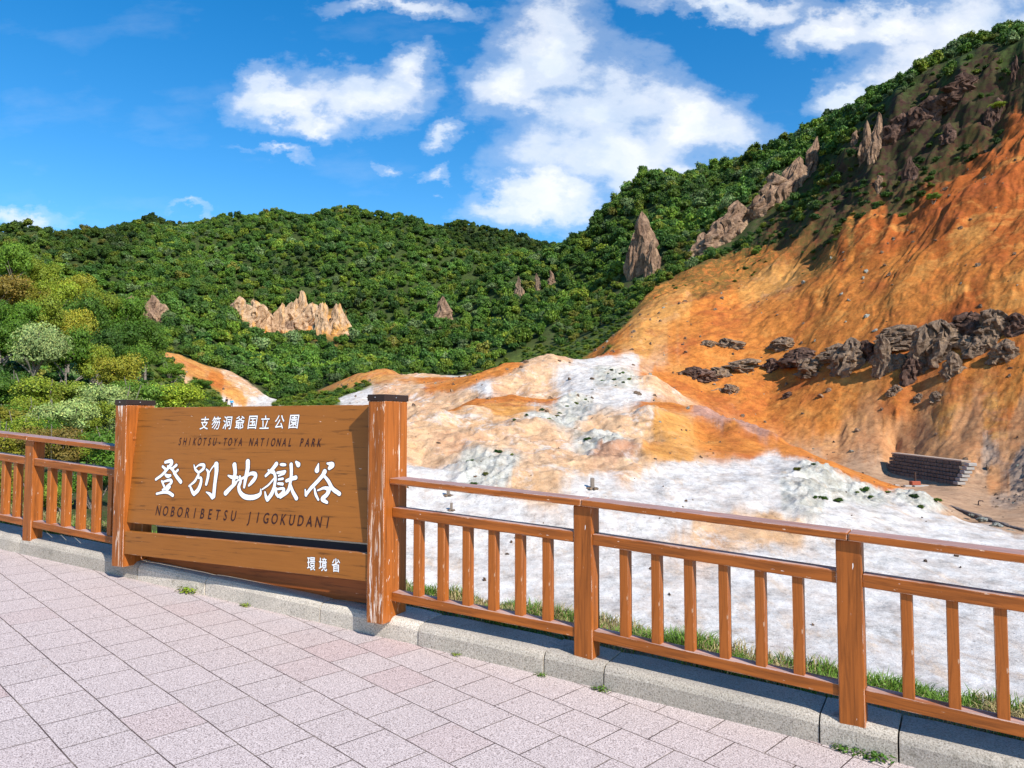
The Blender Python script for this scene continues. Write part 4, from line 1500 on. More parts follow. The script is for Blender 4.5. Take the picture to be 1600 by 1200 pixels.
# mixed shrubs below the wood and on the steep cliff
x, y = field(rg, 1.7, 44, 230)
z, cw, dk = surface(x, y, True)
h = cw[:, CN.index('H')] + .7 * cw[:, CN.index('Hk')]
g = cw[:, CN.index('G')]
kk = cw[:, K_I].sum(1)
og = cw[:, CN.index('Og')] + cw[:, CN.index('Kg')]
fo = cw[:, F_I].sum(1)
rnd = rg.random(len(x))
cl = fbm(x / 9, y / 9, 3)
k = (h > .45) & (rnd < .62)
ti = pick_tints(rg, x[k], y[k], (3, 3, 3, 2, 1, 2.4, 2))
add_plants(x[k], y[k], z[k], rg.uniform(.8, 1.9, k.sum()), rg.uniform(.8, 1.2, k.sum()), ti)
k = (g > .45) & (rnd < .8)
ti = pick_tints(rg, x[k], y[k], (1, 4, 1, 4, 1, .6, 2))
add_plants(x[k], y[k], z[k], rg.uniform(.5, 1.1, k.sum()), rg.uniform(.5, .8, k.sum()), ti, .2)
k = (kk > .4) & (rnd < .6 + .35 * (cl > .1)) & (cl > -.25)
ti = pick_tints(rg, x[k], y[k], (2, 1, 6, .4, 0.2, .6, 1)) * .8
add_plants(x[k], y[k], z[k], rg.uniform(.4, 1.3, k.sum()), rg.uniform(.6, 1.0, k.sum()), ti, .2)
k = (og > .45) & (cl > .25) & (rnd < .5)
ti = pick_tints(rg, x[k], y[k], (2, 2, 3, 1.5, 0, 1, 1))
add_plants(x[k], y[k], z[k], rg.uniform(.3, .9, k.sum()), rg.uniform(.4, .7, k.sum()), ti, .1)
wgc = cw[:, CN.index('Wg')]
k = (wgc > .3) & (rnd < .5) & (cl > -.15)
add_plants(x[k], y[k], z[k], rg.uniform(.15, .5, k.sum()), rg.uniform(.5, .8, k.sum()), pick_tints(rg, x[k], y[k], (1, 1, 3, 1, 0, 1, 1)) * .8, .15)
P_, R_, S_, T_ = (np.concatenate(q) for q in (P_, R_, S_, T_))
print('forest instances', len(P_))

# rubble strewn over the valley
for i in range(5):
    me = bpy.data.meshes.new('stone_shape')
    b_ = lump(40 + i, 2, .38)
    b_.to_mesh(me)
    b_.free()
    me.materials.append(M['rock_pale'] if i == 0 else M['rock_grey'] if i < 3 else M['rock_brown'])
    stones_c.objects.link(bpy.data.objects.new('stone_shape', me))
x1, y1 = field(rg, .9, 12, 60)
x2, y2 = field(rg, 1.25, 60, 150)
x, y = np.concatenate([x1, x2]), np.concatenate([y1, y2])
z, cw, dk = surface(x, y, True)
rnd = rg.random(len(x))
cl = fbm(x / 6, y / 6, 4)
wpal = cw[:, W_I].sum(1)
wor = cw[:, OR_I].sum(1)
wsg = cw[:, CN.index('Sg')]
dens_ = wpal * (.015 + .10 * sstep(.1, .6, cl)) * sstep(14, 40, y) + wor * (.05 + .4 * sstep(.1, .5, cl)) + wsg * .6 + cw[:, CN.index('S')] * .02
k = (rnd < dens_) & (dk > 9)
n = k.sum()
sz = .05 + .30 * rg.random(n) ** 3 * (.35 + sstep(50, 90, y[k]))
print('stones', n)
scatter_object('rubble', np.stack([x[k], y[k], z[k]], 1), rg.random((n, 3)) * 6.28, np.stack([sz, sz, sz * .8], 1), np.ones((n, 3)), stones_c,
               'loose stones strewn over the slope and pale ground', M['rock_grey'])


# ------------------------------------------------------------------ single trees and bushes
def tree_meshes(seed, leaves, leaf, bush=False, k=13):
    leaves = int(leaves * 1.9) if leaves < 3000 else leaves
    leaf = leaf * .7 if leaves != 4200 else leaf
    rg = np.random.default_rng(seed)
    v, f, c = crown_arrays(seed, leaves, leaf, k, .85 if not bush else .75, True, .62, .8)
    v = v * np.array([.5, .5, .42]) + np.array([0, 0, .62 if not bush else .45])
    crown = np_mesh('crown', v, f, M['leaf'], False, {'leaf': c})
    parts = []
    lean = rg.uniform(-.06, .06, 2)
    if bush:
        for i in range(7):
            a = rg.random() * 6.28
            p = np.array([0, 0, -.08])
            q = np.array([math.cos(a) * .28, math.sin(a) * .28, rg.uniform(.35, .75)])
            parts.append(tube([p, p * .5 + q * .5 + np.array([0, 0, -.05]), q], [.014, .010, .004], 5))
    else:
        top = np.array([lean[0], lean[1], .62])
        parts.append(tube([(0, 0, -.1), (lean[0] * .3, lean[1] * .3, .2), (lean[0] * .7, lean[1] * .7, .42), top], [.028, .022, .016, .007], 7))
        for i in range(8):
            a = rg.random() * 6.28
            h0 = rg.uniform(.14, .5)
            p = np.array([lean[0] * h0, lean[1] * h0, h0])
            q = p + np.array([math.cos(a) * .3, math.sin(a) * .3, rg.uniform(.12, .3)])
            parts.append(tube([p, p * .45 + q * .55 + np.array([0, 0, .02]), q], [.013, .009, .003], 5))
    V, F = join(parts)
    trunk = np_mesh('trunk' if not bush else 'stems', V, F, M['bark'], True)
    return crown, trunk


TM = [tree_meshes(300 + i, 2300, .035) for i in range(4)]
BMs = [tree_meshes(400 + i, 2600, .038, True) for i in range(4)]
NB = [tree_meshes(500 + i, 4200, .021, True, 12) for i in range(3)]
TINTS = {'dark green': (.045, .10, .018), 'mid green': (.075, .155, .02), 'bright green': (.12, .22, .03), 'yellow green': (.19, .25, .028), 'golden': (.23, .23, .03), 'rust tinged': (.18, .135, .035), 'pale silvery green': (.22, .29, .13)}


def plant(name, px, D, h, w, tint, label, cat, meshes, group, seed):
    p = surf_pt(px, D)
    root = empty(name, p, 0)
    tag(root, label, cat, group)
    cm_, tm_ = meshes[seed % len(meshes)]
    rz = seed * 1.7
    for nm, me in (('crown' if name == 'tree' else 'foliage', cm_), ('trunk' if name == 'tree' else 'stems', tm_)):
        o = bpy.data.objects.new(nm, me)
        link(o, root)
        o.scale = (w * 1.12, w * 1.12, h * 1.22)
        o.rotation_euler = (0, 0, rz)
        t = TINTS[tint]
        jf = 1 + .12 * math.sin(seed * 3.3)
        jf *= 1.25
        o.color = (t[0] * jf, t[1] * jf, t[2], 1)
    return root


LW = {'golden': 'yellowish', 'rust tinged': 'brownish'}
ORD = ['leftmost', 'second', 'third', 'fourth', 'fifth', 'sixth', 'seventh', 'eighth', 'ninth', 'tenth', 'eleventh', 'twelfth']
TREES = [
    ('top row on the left bank', 96, 7.0, 5.6, [(-30, 'mid green'), (15, 'bright green'), (62, 'yellow green'), (108, 'golden'), (148, 'yellow green'), (190, 'mid green'), (226, 'mid green')]),
    ('second row on the left bank', 78, 6.2, 5.6, [(-15, 'rust tinged'), (35, 'golden'), (82, 'yellow green'), (128, 'mid green'), (168, 'dark green'), (205, 'bright green')]),
    ('third row on the left bank', 62, 5.4, 4.6, [(8, 'mid green'), (55, 'yellow green'), (105, 'golden'), (150, 'dark green'), (186, 'mid green')]),
    ('fourth row on the left bank', 48, 4.3, 3.7, [(0, 'mid green'), (52, 'pale silvery green'), (102, 'mid green'), (140, 'yellow green'), (178, 'golden')]),
]
sd = 0
for (rowname, D0, h0, w0, lst) in TREES:
    for i, (px, tint) in enumerate(lst):
        sd += 1
        plant('tree', px, D0 + 3 * math.sin(sd * 2.1), h0 * (1 + .14 * math.sin(sd * 1.3)), w0 * (1 + .12 * math.cos(sd)), tint,
              f'{LW.get(tint, tint)} leafy tree, {ORD[i]} {"in" if i == 0 else "from left in"} the {rowname}', 'tree', TM, 'trees on the left bank', sd)
BUSH = [
    ('upper shrub belt behind the left railing', 34, 2.6, 3.0, [(-20, 'mid green'), (25, 'dark green'), (68, 'yellow green'), (112, 'mid green'), (150, 'bright green'), (185, 'pale silvery green'), (222, 'bright green'), (262, 'yellow green')]),
    ('middle shrub belt behind the left railing', 25, 1.9, 2.2, [(-25, 'golden'), (18, 'mid green'), (62, 'yellow green'), (100, 'pale silvery green'), (140, 'yellow green'), (176, 'pale silvery green')]),
]
for (rowname, D0, h0, w0, lst) in BUSH:
    for i, (px, tint) in enumerate(lst):
        sd += 1
        plant('shrub', px, D0 + 2 * math.sin(sd * 2.1), h0 * (1 + .14 * math.sin(sd * 1.3)), w0 * (1 + .12 * math.cos(sd)), tint,
              f'{LW.get(tint, tint)} shrub, {ORD[i]} {"in" if i == 0 else "from left in"} the {rowname}', 'shrub', BMs, 'shrubs behind the left railing', sd)
for (rowname, D0, h0, w0, lst) in [
    ('tall row close behind the left railing', 18, 1.5, 1.8, [(-30, 'golden'), (5, 'yellow green'), (48, 'mid green'), (85, 'rust tinged'), (125, 'yellow green'), (165, 'mid green'), (200, 'mid green')]),
    ('low front row behind the left railing', 13, .85, 1.25, [(-25, 'yellow green'), (22, 'golden'), (66, 'yellow green'), (108, 'mid green'), (150, 'dark green')])]:
    for i, (px, tint) in enumerate(lst):
        sd += 1
        plant('bush', px, D0 + 1.2 * math.sin(sd * 2.1), h0 * (1 + .14 * math.sin(sd * 1.3)), w0 * (1 + .12 * math.cos(sd)), tint,
              f'{LW.get(tint, tint)} bush, {ORD[i]} {"in" if i == 0 else "from left in"} the {rowname}', 'bush', NB, 'bushes close behind the left railing', sd)
# bushes at the foot of the orange scar and of the far mounds
for i, (px, D, h, w, tint, lab) in enumerate([(312, 132, 3.2, 4.0, 'mid green', 'round green bush in front of the orange scar on the left'), (268, 118, 3.6, 4.2, 'bright green', 'bright green bush left of the orange scar'),
                                              (1467, 128, 2.2, 2.6, 'bright green', 'lone bright green bush high on the orange slope'), (1575, 140, 2.4, 3.0, 'yellow green', 'yellow green bush clinging to the dark cliff')]):
    plant('bush', px, D, h, w, tint, lab, 'bush', BMs, None, 60 + i)

# grass on the verge behind the kerb
rg = np.random.default_rng(9)
n = 80000
sx = rg.uniform(-8, 4.6, n)
off = rg.uniform(KW + .0, KW + .75, n)
dens = fbm(sx * 1.4, off * 3, 3)
k = rg.random(n) < np.clip(.50 + .8 * dens + .25 * (off > KW + .2) + .25 * ((sx > -.6) & (sx < .6)), .05, 1)
sx, off = sx[k], off[k]
ky = kerb_y(sx)
tl = np.array([(1.0, (float(kerb_y(a + .05)) - float(kerb_y(a - .05))) / .1) for a in np.linspace(-8, 4.6, 64)])
sl = np.interp(sx, np.linspace(-8, 4.6, 64), tl[:, 1])
nl = np.sqrt(1 + sl ** 2)
gx_, gy_ = sx - sl / nl * off, ky + off / nl
gzv = surface(gx_, gy_)
n = len(gx_)
hgt = rg.uniform(.03, .12, n) * (1 + .6 * fbm(gx_ * 2, gy_ * 2, 2))
dry = fbm(gx_ * 2.2 + 7, gy_ * 2.2, 3) + rg.normal(size=n) * .35 > .02
az = rg.random(n) * 6.28
ln_ = rg.uniform(.1, .8, n)
wd = rg.uniform(.002, .0045, n)
b0 = np.stack([gx_, gy_, gzv - .005], 1)
sd_ = np.stack([np.cos(az), np.sin(az), 0 * az], 1)
up = np.stack([-np.sin(az) * ln_, np.cos(az) * ln_, np.ones(n)], 1) * hgt[:, None]
mid = b0 + up * .55
tip = b0 + up + np.stack([-np.sin(az) * ln_ * .5, np.cos(az) * ln_ * .5, -.25 * np.ones(n)], 1) * hgt[:, None]
v = np.stack([b0 - sd_ * wd[:, None], b0 + sd_ * wd[:, None], mid + sd_ * wd[:, None] * .8, mid - sd_ * wd[:, None] * .8, tip + sd_ * .0004, tip - sd_ * .0004], 1).reshape(-1, 3)
i6 = np.arange(n)[:, None] * 6
f = np.concatenate([i6 + np.array([[0, 1, 2, 3]]), i6 + np.array([[3, 2, 4, 5]])])
gcol = np.where(dry[:, None], np.array([.42, .34, .16]), np.array([.15, .27, .035])) * rg.uniform(.6, 1.3, n)[:, None]
gcol = np.repeat(np.concatenate([gcol, np.ones((n, 1))], 1), 6, 0)
me = np_mesh('grass', v, f, M['leaf'], False, {'leaf': gcol})
gr = link(bpy.data.objects.new('grass', me))
gr.color = (1, 1, 1, 1)
tag(gr, 'patchy green and dry grass on the verge behind the kerb', kind='stuff')

# ------------------------------------------------------------------ rocks
from mathutils import noise as mnoise


def ray_hit(px, py, d0=55, d1=760):
    r = ray(px, py)
    D = np.exp(np.linspace(math.log(d0), math.log(d1), 500))
    zr = EYE + r[2] / r[1] * D
    zs = surface(r[0] / r[1] * D, D)
    below = np.where(zr < zs)[0]
    i = below[0] if len(below) else len(D) - 1
    return float(D[i])


def spire_mesh(name, w, h, seed, mat, blunt=.4, rough=.35, depth=.8, lean=0.0, sink=.35):
    """a weathered rock: several fused columns of unequal height, fluted and broken at the top"""
    rg = np.random.default_rng(seed)
    ncol = int(rg.integers(4, 7)) if blunt > .35 else 3
    vs, fs = [], []
    for c in range(ncol):
        if c == 0:
            cx, cy, hh, ww = rg.uniform(-.1, .1) * w, 0.0, h, w * (.62 if blunt > .35 else .8)
        else:
            cx = (-.5 + (c - .5) / (ncol - 1)) * w * .62 + rg.uniform(-.05, .05) * w
            cy = rg.uniform(-.25, .3) * w * depth
            hh = h * rg.uniform(.45, .95) * (1 - (.35 + .4 * (1 - blunt)) * abs(cx) / (w * .5))
            ww = w * rg.uniform(.44, .62)
        na, nh = 24, 24
        fq = rg.uniform(.6, 1.7)
        ph = rg.random(6) * 40
        b0 = len(vs)
        lx = rg.uniform(-.12, .12) * ww
        bl = np.clip(blunt + rg.uniform(-.15, .2), .1, .95)
        for j in range(nh + 1):
            t = j / nh
            zz = -sink * h + t * (hh + sink * h)
            th = max(0.0, zz / hh)
            prof = (1 - th ** (1.3 + bl * 5)) ** .8 * (1 - (1 - bl) * th * .8) + .03
            for i in range(na):
                a = 2 * math.pi * i / na
                ca, sa = math.cos(a), math.sin(a)
                k = 1 + rough * 1.2 * mnoise.noise(Vector((ca * 1.3 + ph[0], sa * 1.3 + ph[1], zz / h * 1.6 * fq + ph[2])))
                k += rough * 1.0 * (0.45 - abs(mnoise.noise(Vector((ca * 3.0 * fq + ph[3], sa * 3.0 * fq + ph[4], zz / h * 2.2))) * 2))
                k += rough * .5 * mnoise.noise(Vector((ca * 5, sa * 5, zz / h * 9 + ph[5])))
                vd = mnoise.voronoi(Vector((ca * 2.2 + ph[1], sa * 2.2 + ph[2], zz / h * 3.2 * fq + ph[0])))[0]
                k -= rough * 1.3 * max(0.0, .28 - (vd[1] - vd[0])) - rough * .5 * (vd[0] - .4)
                k += rough * .16 * mnoise.noise(Vector((ph[4], a * .4, math.floor(zz / h * 7 * fq + ph[1]) * 1.7)))
                r = .5 * ww * prof * max(.15, k)
                sh = ww * .3 * mnoise.noise(Vector((ph[0], ph[1], zz / h * 3.3)))
                vs.append((cx + lx * th + lean * th * h + ca * r + sh, cy + sa * r * depth, zz + h * .07 * mnoise.noise(Vector((ca * 2 + ph[2], sa * 2, t * 4))) * min(1, th * 2)))
        for j in range(nh):
            for i in range(na):
                fs.append((b0 + j * na + i, b0 + j * na + (i + 1) % na, b0 + (j + 1) * na + (i + 1) % na, b0 + (j + 1) * na + i))
        top = len(vs)
        vs.append(tuple(np.mean(vs[-na:], axis=0)))
        fs += [(b0 + nh * na + i, b0 + nh * na + (i + 1) % na, top) for i in range(na)]
    me = bpy.data.meshes.new(name)
    me.from_pydata(vs, [], fs)
    me.materials.append(mat)
    me.polygons.foreach_set('use_smooth', [False] * len(me.polygons))
    return me


def rock(name, px, pyb, pyt, wpx, mat, label, cat, group, seed, blunt=.4, rough=.35, D=None, lean=0.0, bury=0.0, depth=.8):
    d = D or ray_hit(px, pyb)
    base = atD(px, pyb, d)
    h = (pyb - pyt) / FOC * d
    w = wpx / FOC * d
    me = spire_mesh(name, w, h, seed, mat, blunt, rough, depth, lean)
    o = link(bpy.data.objects.new(name, me))
    o.location = base + Vector((0, w * .25, 0))
    o.rotation_euler = (0, 0, random.uniform(-.4, .4))
    tag(o, label, cat, group)
    return o


RY, RB, RG, RP = M['rock_yellow'], M['rock_brown'], M['rock_grey'], M['rock_pale']
SP = [
    (372, 506, 461, 26, RY, 'leftmost column of the ochre rock castle in the wood', .75), (392, 508, 467, 24, RY, 'second column of the ochre rock castle in the wood', .7),
    (412, 512, 474, 24, RY, 'third column of the ochre rock castle, with a grey crest', .55), (434, 524, 472, 30, RY, 'pointed fourth column of the ochre rock castle', .2), (447, 522, 499, 17, RB, 'small brown block low in the ochre rock castle', .6),
    (455, 510, 470, 28, RY, 'broad fifth column of the ochre rock castle', .7), (468, 505, 450, 19, RY, 'tallest thin pinnacle of the ochre rock castle', .3), (482, 514, 472, 30, RY, 'sixth column of the ochre rock castle beside the tallest pinnacle', .7),
    (499, 520, 469, 20, RY, 'seventh column of the ochre rock castle', .4), (523, 518, 470, 34, RY, 'rightmost cone of the ochre rock castle', .15),
    (237, 496, 457, 25, RB, 'brown rock tooth in the wood left of the ochre castle', .4), (202, 474, 460, 16, RB, 'small pinkish rock poking from the wood far left', .4),
    (694, 506, 462, 27, RB, 'pinkish triangular rock in the wood above the white mounds', .15), (811, 462, 430, 12, RG, 'thin dark rock needle in the wood', .3), (840, 449, 426, 11, RG, 'small dark rock needle right of the thin one', .3), (863, 440, 421, 12, RB, 'pale little rock tip in the wood below the saddle', .3),
    (1006, 424, 326, 46, RB, 'tall brown rock tower standing in the wood', .6), (1022, 422, 372, 26, RB, 'lower shoulder beside the tall brown rock tower', .5), (992, 408, 362, 22, RB, 'left flank block of the tall brown rock tower', .5),
    (1118, 384, 338, 52, RB, 'lower slab of the brown rock face on the wooded ridge', .5), (1150, 364, 308, 46, RB, 'upper slab of the brown rock face on the wooded ridge', .5),
    (1208, 318, 264, 50, RB, 'lowest block of the pointed brown crag near the ridge', .5), (1236, 298, 234, 48, RB, 'middle block of the pointed brown crag near the ridge', .5), (1269, 268, 206, 26, RB, 'pointed tip of the brown crag near the ridge', .2),
    (1372, 238, 172, 20, RB, 'tall pale pinnacle on the dark cliff edge', .35), (1356, 240, 184, 15, RB, 'thin pinnacle left of the tall pale one on the cliff', .35), (1340, 230, 200, 14, RB, 'short pinnacle at the left end of the dark cliff', .4),
    (1486, 216, 188, 15, RG, 'grey tooth in the middle of the dark cliff', .4), (1560, 188, 148, 18, RG, 'grey tooth on the dark cliff near its right end', .5), (1425, 282, 240, 18, RG, 'grey pinnacle below the dark cliff', .4), (1590, 128, 82, 9, RB, 'thin pale streak of rock high on the right cliff', .5),
    (1375, 302, 270, 14, RB, 'small brown pinnacle under the dark cliff', .4), (1520, 150, 104, 40, RB, 'broad brown buttress high on the dark cliff', .7), (1460, 190, 140, 38, RB, 'second broad buttress of the dark cliff', .7), (1410, 215, 170, 30, RB, 'third buttress of the dark cliff near the pinnacles', .7),
]
keep = np.ones(len(P_), bool)
pxs = P_[:, 0] / P_[:, 1] * FOC + 800
for i, (px, pb, pt, w, m, lab, bl) in enumerate(SP):
    d_ = ray_hit(px, pb)
    ww_px = w * (1.5 if px < 560 else 1.3 if px < 1330 else 1.0)
    front_m = 13 if px < 560 else 8 if px < 1330 else 4
    keep &= ~((np.abs(pxs - px) < ww_px * .5 + 2) & (P_[:, 1] > d_ - front_m) & (P_[:, 1] < d_ + w / FOC * d_))
P_, R_, S_, T_ = P_[keep], R_[keep], S_[keep], T_[keep]
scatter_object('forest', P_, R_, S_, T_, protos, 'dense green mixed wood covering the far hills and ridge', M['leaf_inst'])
for i, (px, pb, pt, w, m, lab, bl) in enumerate(SP):
    w = w * (1.55 if px < 560 else 1.05 if 985 < px < 1030 else 1.35)
    pb += 5 if px < 1330 else 0
    m = M['rock_dark'] if px > 1385 else m
    rock('rock_spire', px, pb, pt, w * (1.25 if px > 1385 else 1), m, lab, 'rock', 'rock spires above the trees', 700 + i, min(.95, bl + (.3 if px < 560 else .15)), .42, None, .22 if 1090 < px < 1330 else 0.0)
BD = [(1094, 588, 566, 34), (1122, 586, 568, 24), (1165, 578, 552, 54), (1142, 612, 594, 26), (1210, 574, 553, 20), (1229, 543, 519, 34), (1142, 540, 522, 26), (1109, 538, 526, 22), (1258, 563, 534, 44), (1272, 580, 552, 40),
      (1311, 556, 528, 38), (1340, 572, 514, 44), (1366, 560, 522, 26), (1390, 582, 508, 28), (1424, 534, 495, 54), (1457, 570, 490, 38), (1431, 592, 545, 28), (1409, 574, 545, 24), (1487, 552, 484, 42), (1495, 582, 540, 22), (1525, 520, 474, 44),
      (1562, 520, 470, 38), (1585, 555, 520, 32), (1541, 545, 503, 38), (1600, 515, 478, 34), (1402, 612, 596, 16), (1438, 623, 610, 12), (1466, 622, 606, 14), (1236, 618, 608, 14)]
bo = sorted(range(len(BD)), key=lambda i: BD[i][0])
NUMW = ['first', 'second', 'third', 'fourth', 'fifth', 'sixth', 'seventh', 'eighth', 'ninth', 'tenth', 'eleventh', 'twelfth', 'thirteenth', 'fourteenth', 'fifteenth', 'sixteenth', 'seventeenth', 'eighteenth', 'nineteenth', 'twentieth']
NUMW += ['twenty ' + q for q in NUMW[:9]]
for rank, i in enumerate(bo):
    px, pb, pt, w = BD[i]
    size_w = 'tall' if pb - pt > 45 else ('middling' if pb - pt > 25 else 'small')
    rock('rock_outcrop', px, pb + 3, pt + 2 + (pb - pt) * .16, w * 1.5, RG if (i % 4) else M['rock_dark'], f'{size_w} grey outcrop, {NUMW[rank]} from left in the orange slope lava band', 'rock', 'lava outcrops across the orange slope', 900 + i, .85, .5, None, 0, 0, .9)


# ------------------------------------------------------------------ retaining wall, edging, little posts, people
def wall_mat():
    m, nt, b = new_mat('dark_wall_blocks')
    oc = obj_co(nt)
    f = noise_tex(nt, oc, 2.5, 6, .7)
    c = ramp(nt, f, [(.35, (.09, .07, .06)), (.55, (.15, .12, .105)), (.7, (.22, .18, .155))])
    L(nt, c, b.inputs['Base Color'])
    b.inputs['Roughness'].default_value = .9
    bump(nt, b, f, .6, .05)
    return m


M['wall'] = wall_mat()
M['wall_top'] = plain_mat('pale_wall_coping', (.40, .30, .23), .9, 0, 4, .3)
M['pale_block'] = plain_mat('pale_wall_block', (.36, .33, .30), .9, 0, 4, .2)
M['red_box'] = plain_mat('rusty_red_metal', (.35, .08, .04), .7)
M['dark_metal'] = plain_mat('dark_rusty_metal', (.08, .05, .04), .6, .4)
M['old_wood'] = plain_mat('weathered_grey_wood', (.20, .16, .13), .9, 0, 12, .4)
pa, pb = atD(1381, 738, 86), atD(1489, 757, 72)
dv = pb - pa
wl = math.hypot(dv.x, dv.y)
wall = empty('retaining_wall', pa)
wall.matrix_world = place_frame(pa.x, pa.y, 0, dv.x, dv.y)
tag(wall, 'dark stepped block retaining wall at the foot of the orange slope', 'wall')
nrow = 6
zt0, zt1 = atD(1381, 709, 86).z, atD(1489, 722, 72).z
rr_ = random.Random(4)
for r_ in range(nrow):
    bm = bmesh.new()
    nb_ = 24
    for i in range(nb_):
        f0 = (i + (.5 if r_ % 2 else 0)) / nb_
        x0_, x1_ = f0 * wl + .03, min(wl + .05, f0 * wl + wl / nb_ - .03)
        if x1_ - x0_ < .1:
            continue
        fm = (x0_ + x1_) / 2 / wl
        zb = pa.z + (pb.z - pa.z) * fm
        hh = (zt0 + (zt1 - zt0) * fm - zb) / nrow
        yy_ = r_ * .16 + rr_.uniform(-.03, .03)
        bm_box(bm, x0_, x1_, yy_, yy_ + .55, zb + r_ * hh + .02 - (.4 if r_ == 0 else 0), zb + (r_ + 1) * hh - .02, .03)
    mesh_obj('block_course', bm, M['wall'], wall)
bm = bmesh.new()
for i in range(12):
    f0, f1 = i / 12, (i + 1) / 12
    v = bm_box(bm, f0 * wl + .01, f1 * wl - .01, nrow * .16 - .12, nrow * .16 + .75, 0, .14, .02)
    for q in v:
        q.co.z += zt0 + (zt1 - zt0) * (q.co.x / wl)
mesh_obj('coping', bm, M['wall_top'], wall)
bm = bmesh.new()
for r_ in range(nrow):
    hh = (zt1 - pb.z) / nrow
    bm_box(bm, wl + .08 + r_ * .10, wl + .85 + r_ * .10, r_ * .16 - .05, r_ * .16 + .7, pb.z + r_ * hh + .02, pb.z + (r_ + 1) * hh - .02, .04)
mesh_obj('end_blocks', bm, M['pale_block'], wall)

pa, pb = atD(1474, 788, 59), atD(1640, 842, 42)
dv = pb - pa
wl = math.hypot(dv.x, dv.y)
edg = empty('timber_edging', pa)
edg.matrix_world = place_frame(pa.x, pa.y, 0, dv.x, dv.y)
tag(edg, 'long dark low edging wall along the sandy floor on the right', 'edging')
bm = bmesh.new()
for i in range(20):
    x0_, x1_ = i / 20 * wl, (i + 1) / 20 * wl - .03
    z_ = pa.z + (pb.z - pa.z) * (i + .5) / 20
    bm_box(bm, x0_, x1_, rr_.uniform(-.03, .03), .3, z_ - 1.1, z_ + rr_.uniform(-.03, .05), .03)
mesh_obj('edge_board', bm, M['wall'], edg)

# pale boulders in the ditch in front of the edging
for i, (px, py, D, w) in enumerate([(1535, 812, 50, 15), (1556, 822, 47, 19), (1578, 832, 45, 17), (1518, 805, 52, 9)]):
    p = atD(px, py, D)
    bm = lump(60 + i, 3, .3)
    o = mesh_obj('boulder', bm, M['rock_pale'])
    s_ = w / FOC * D * .5
    o.scale = (s_, s_, s_ * .7)
    o.location = p
    tag(o, ['small', 'large', 'rounded', 'tiny'][i] + ' pale boulder, ' + ['second', 'third', 'rightmost', 'leftmost'][i] + (' from left' if i < 2 else '') + ' in the ditch below the dark edging', 'boulder', 'boulders in the ditch')


def ground_at(px, D):
    return surf_pt(px, D)


def little_post(px, py_base, D, hpx, wpx, label, plate=False):
    p = ground_at(px, D)
    root = empty('marker_post', p)
    tag(root, label, 'post')
    h, w = hpx / FOC * D, wpx / FOC * D
    bm = bmesh.new()
    bm_box(bm, -w / 2, w / 2, -w / 2, w / 2, -.1, h, w * .12)
    mesh_obj('stake', bm, M['old_wood'], root)
    bm = bmesh.new()
    for a in range(6):
        t = a * 1.05
        b2 = lump(200 + a + int(px), 1, .3)
        tmp = bpy.data.meshes.new('t')
        b2.to_mesh(tmp)
        b2.free()
        k = len(bm.verts)
        bm.from_mesh(tmp)
        bpy.data.meshes.remove(tmp)
        bm.verts.ensure_lookup_table()
        for q in bm.verts[k:]:
            q.co = q.co * w * .55 + Vector((math.cos(t) * w * 1.1, math.sin(t) * w * 1.0, w * .1))
    mesh_obj('footing_stones', bm, M['rock_grey'], root)
    return root


little_post(925, 748, 46.5, 17, 6, 'dark weathered post set in stones on the white crest')
little_post(701, 768, 46, 13, 5, 'small grey post on the pale ground just above the handrail')
little_post(706, 800, 43.5, 12, 4, 'thin grey post seen between handrail and middle rail near the sign')

pp = empty('valve_post', ground_at(1427, 74))
tag(pp, 'rusty red box with upright pipe on white stones on the sandy floor', 'pipe')
bm = bmesh.new()
r = bmesh.ops.create_cone(bm, cap_ends=True, segments=10, radius1=.09, radius2=.08, depth=1.25)
bmesh.ops.translate(bm, verts=r['verts'], vec=(0.05, .1, .75))
mesh_obj('pipe', bm, M['dark_metal'], pp)
bm = bmesh.new()
bm_box(bm, -.5, .35, -.35, .25, .12, .5, .04)
mesh_obj('box', bm, M['red_box'], pp)
bm = bmesh.new()
for (x, y, a, b_) in ((-.9, -.3, .7, .4), (.7, -.2, .8, .5), (0, -.5, .9, .4), (-1.8, .5, .8, .6), (-2.6, .8, .7, .5)):
    bm_box(bm, x - a / 2, x + a / 2, y - b_ / 2, y + b_ / 2, -.08, .14, .05)
mesh_obj('base_stones', bm, M['pale_block'], pp)
br_ = empty('pipe_bracket', ground_at(1524, 62))
tag(br_, 'small dark bent pipe standing alone on the sandy floor', 'pipe')
v1, f1_ = tube([(0, 0, -.1), (0, 0, .28), (.05, 0, .36), (.32, 0, .36), (.38, 0, .30)], [.05, .05, .05, .05, .05], 8)
link(bpy.data.objects.new('bent_pipe', np_mesh('bent_pipe', v1, f1_, M['dark_metal'], True)), br_)
bm = bmesh.new()
bm_box(bm, -.12, .12, -.12, .12, -.05, .03, .01)
mesh_obj('foot_plate', bm, M['dark_metal'], br_)

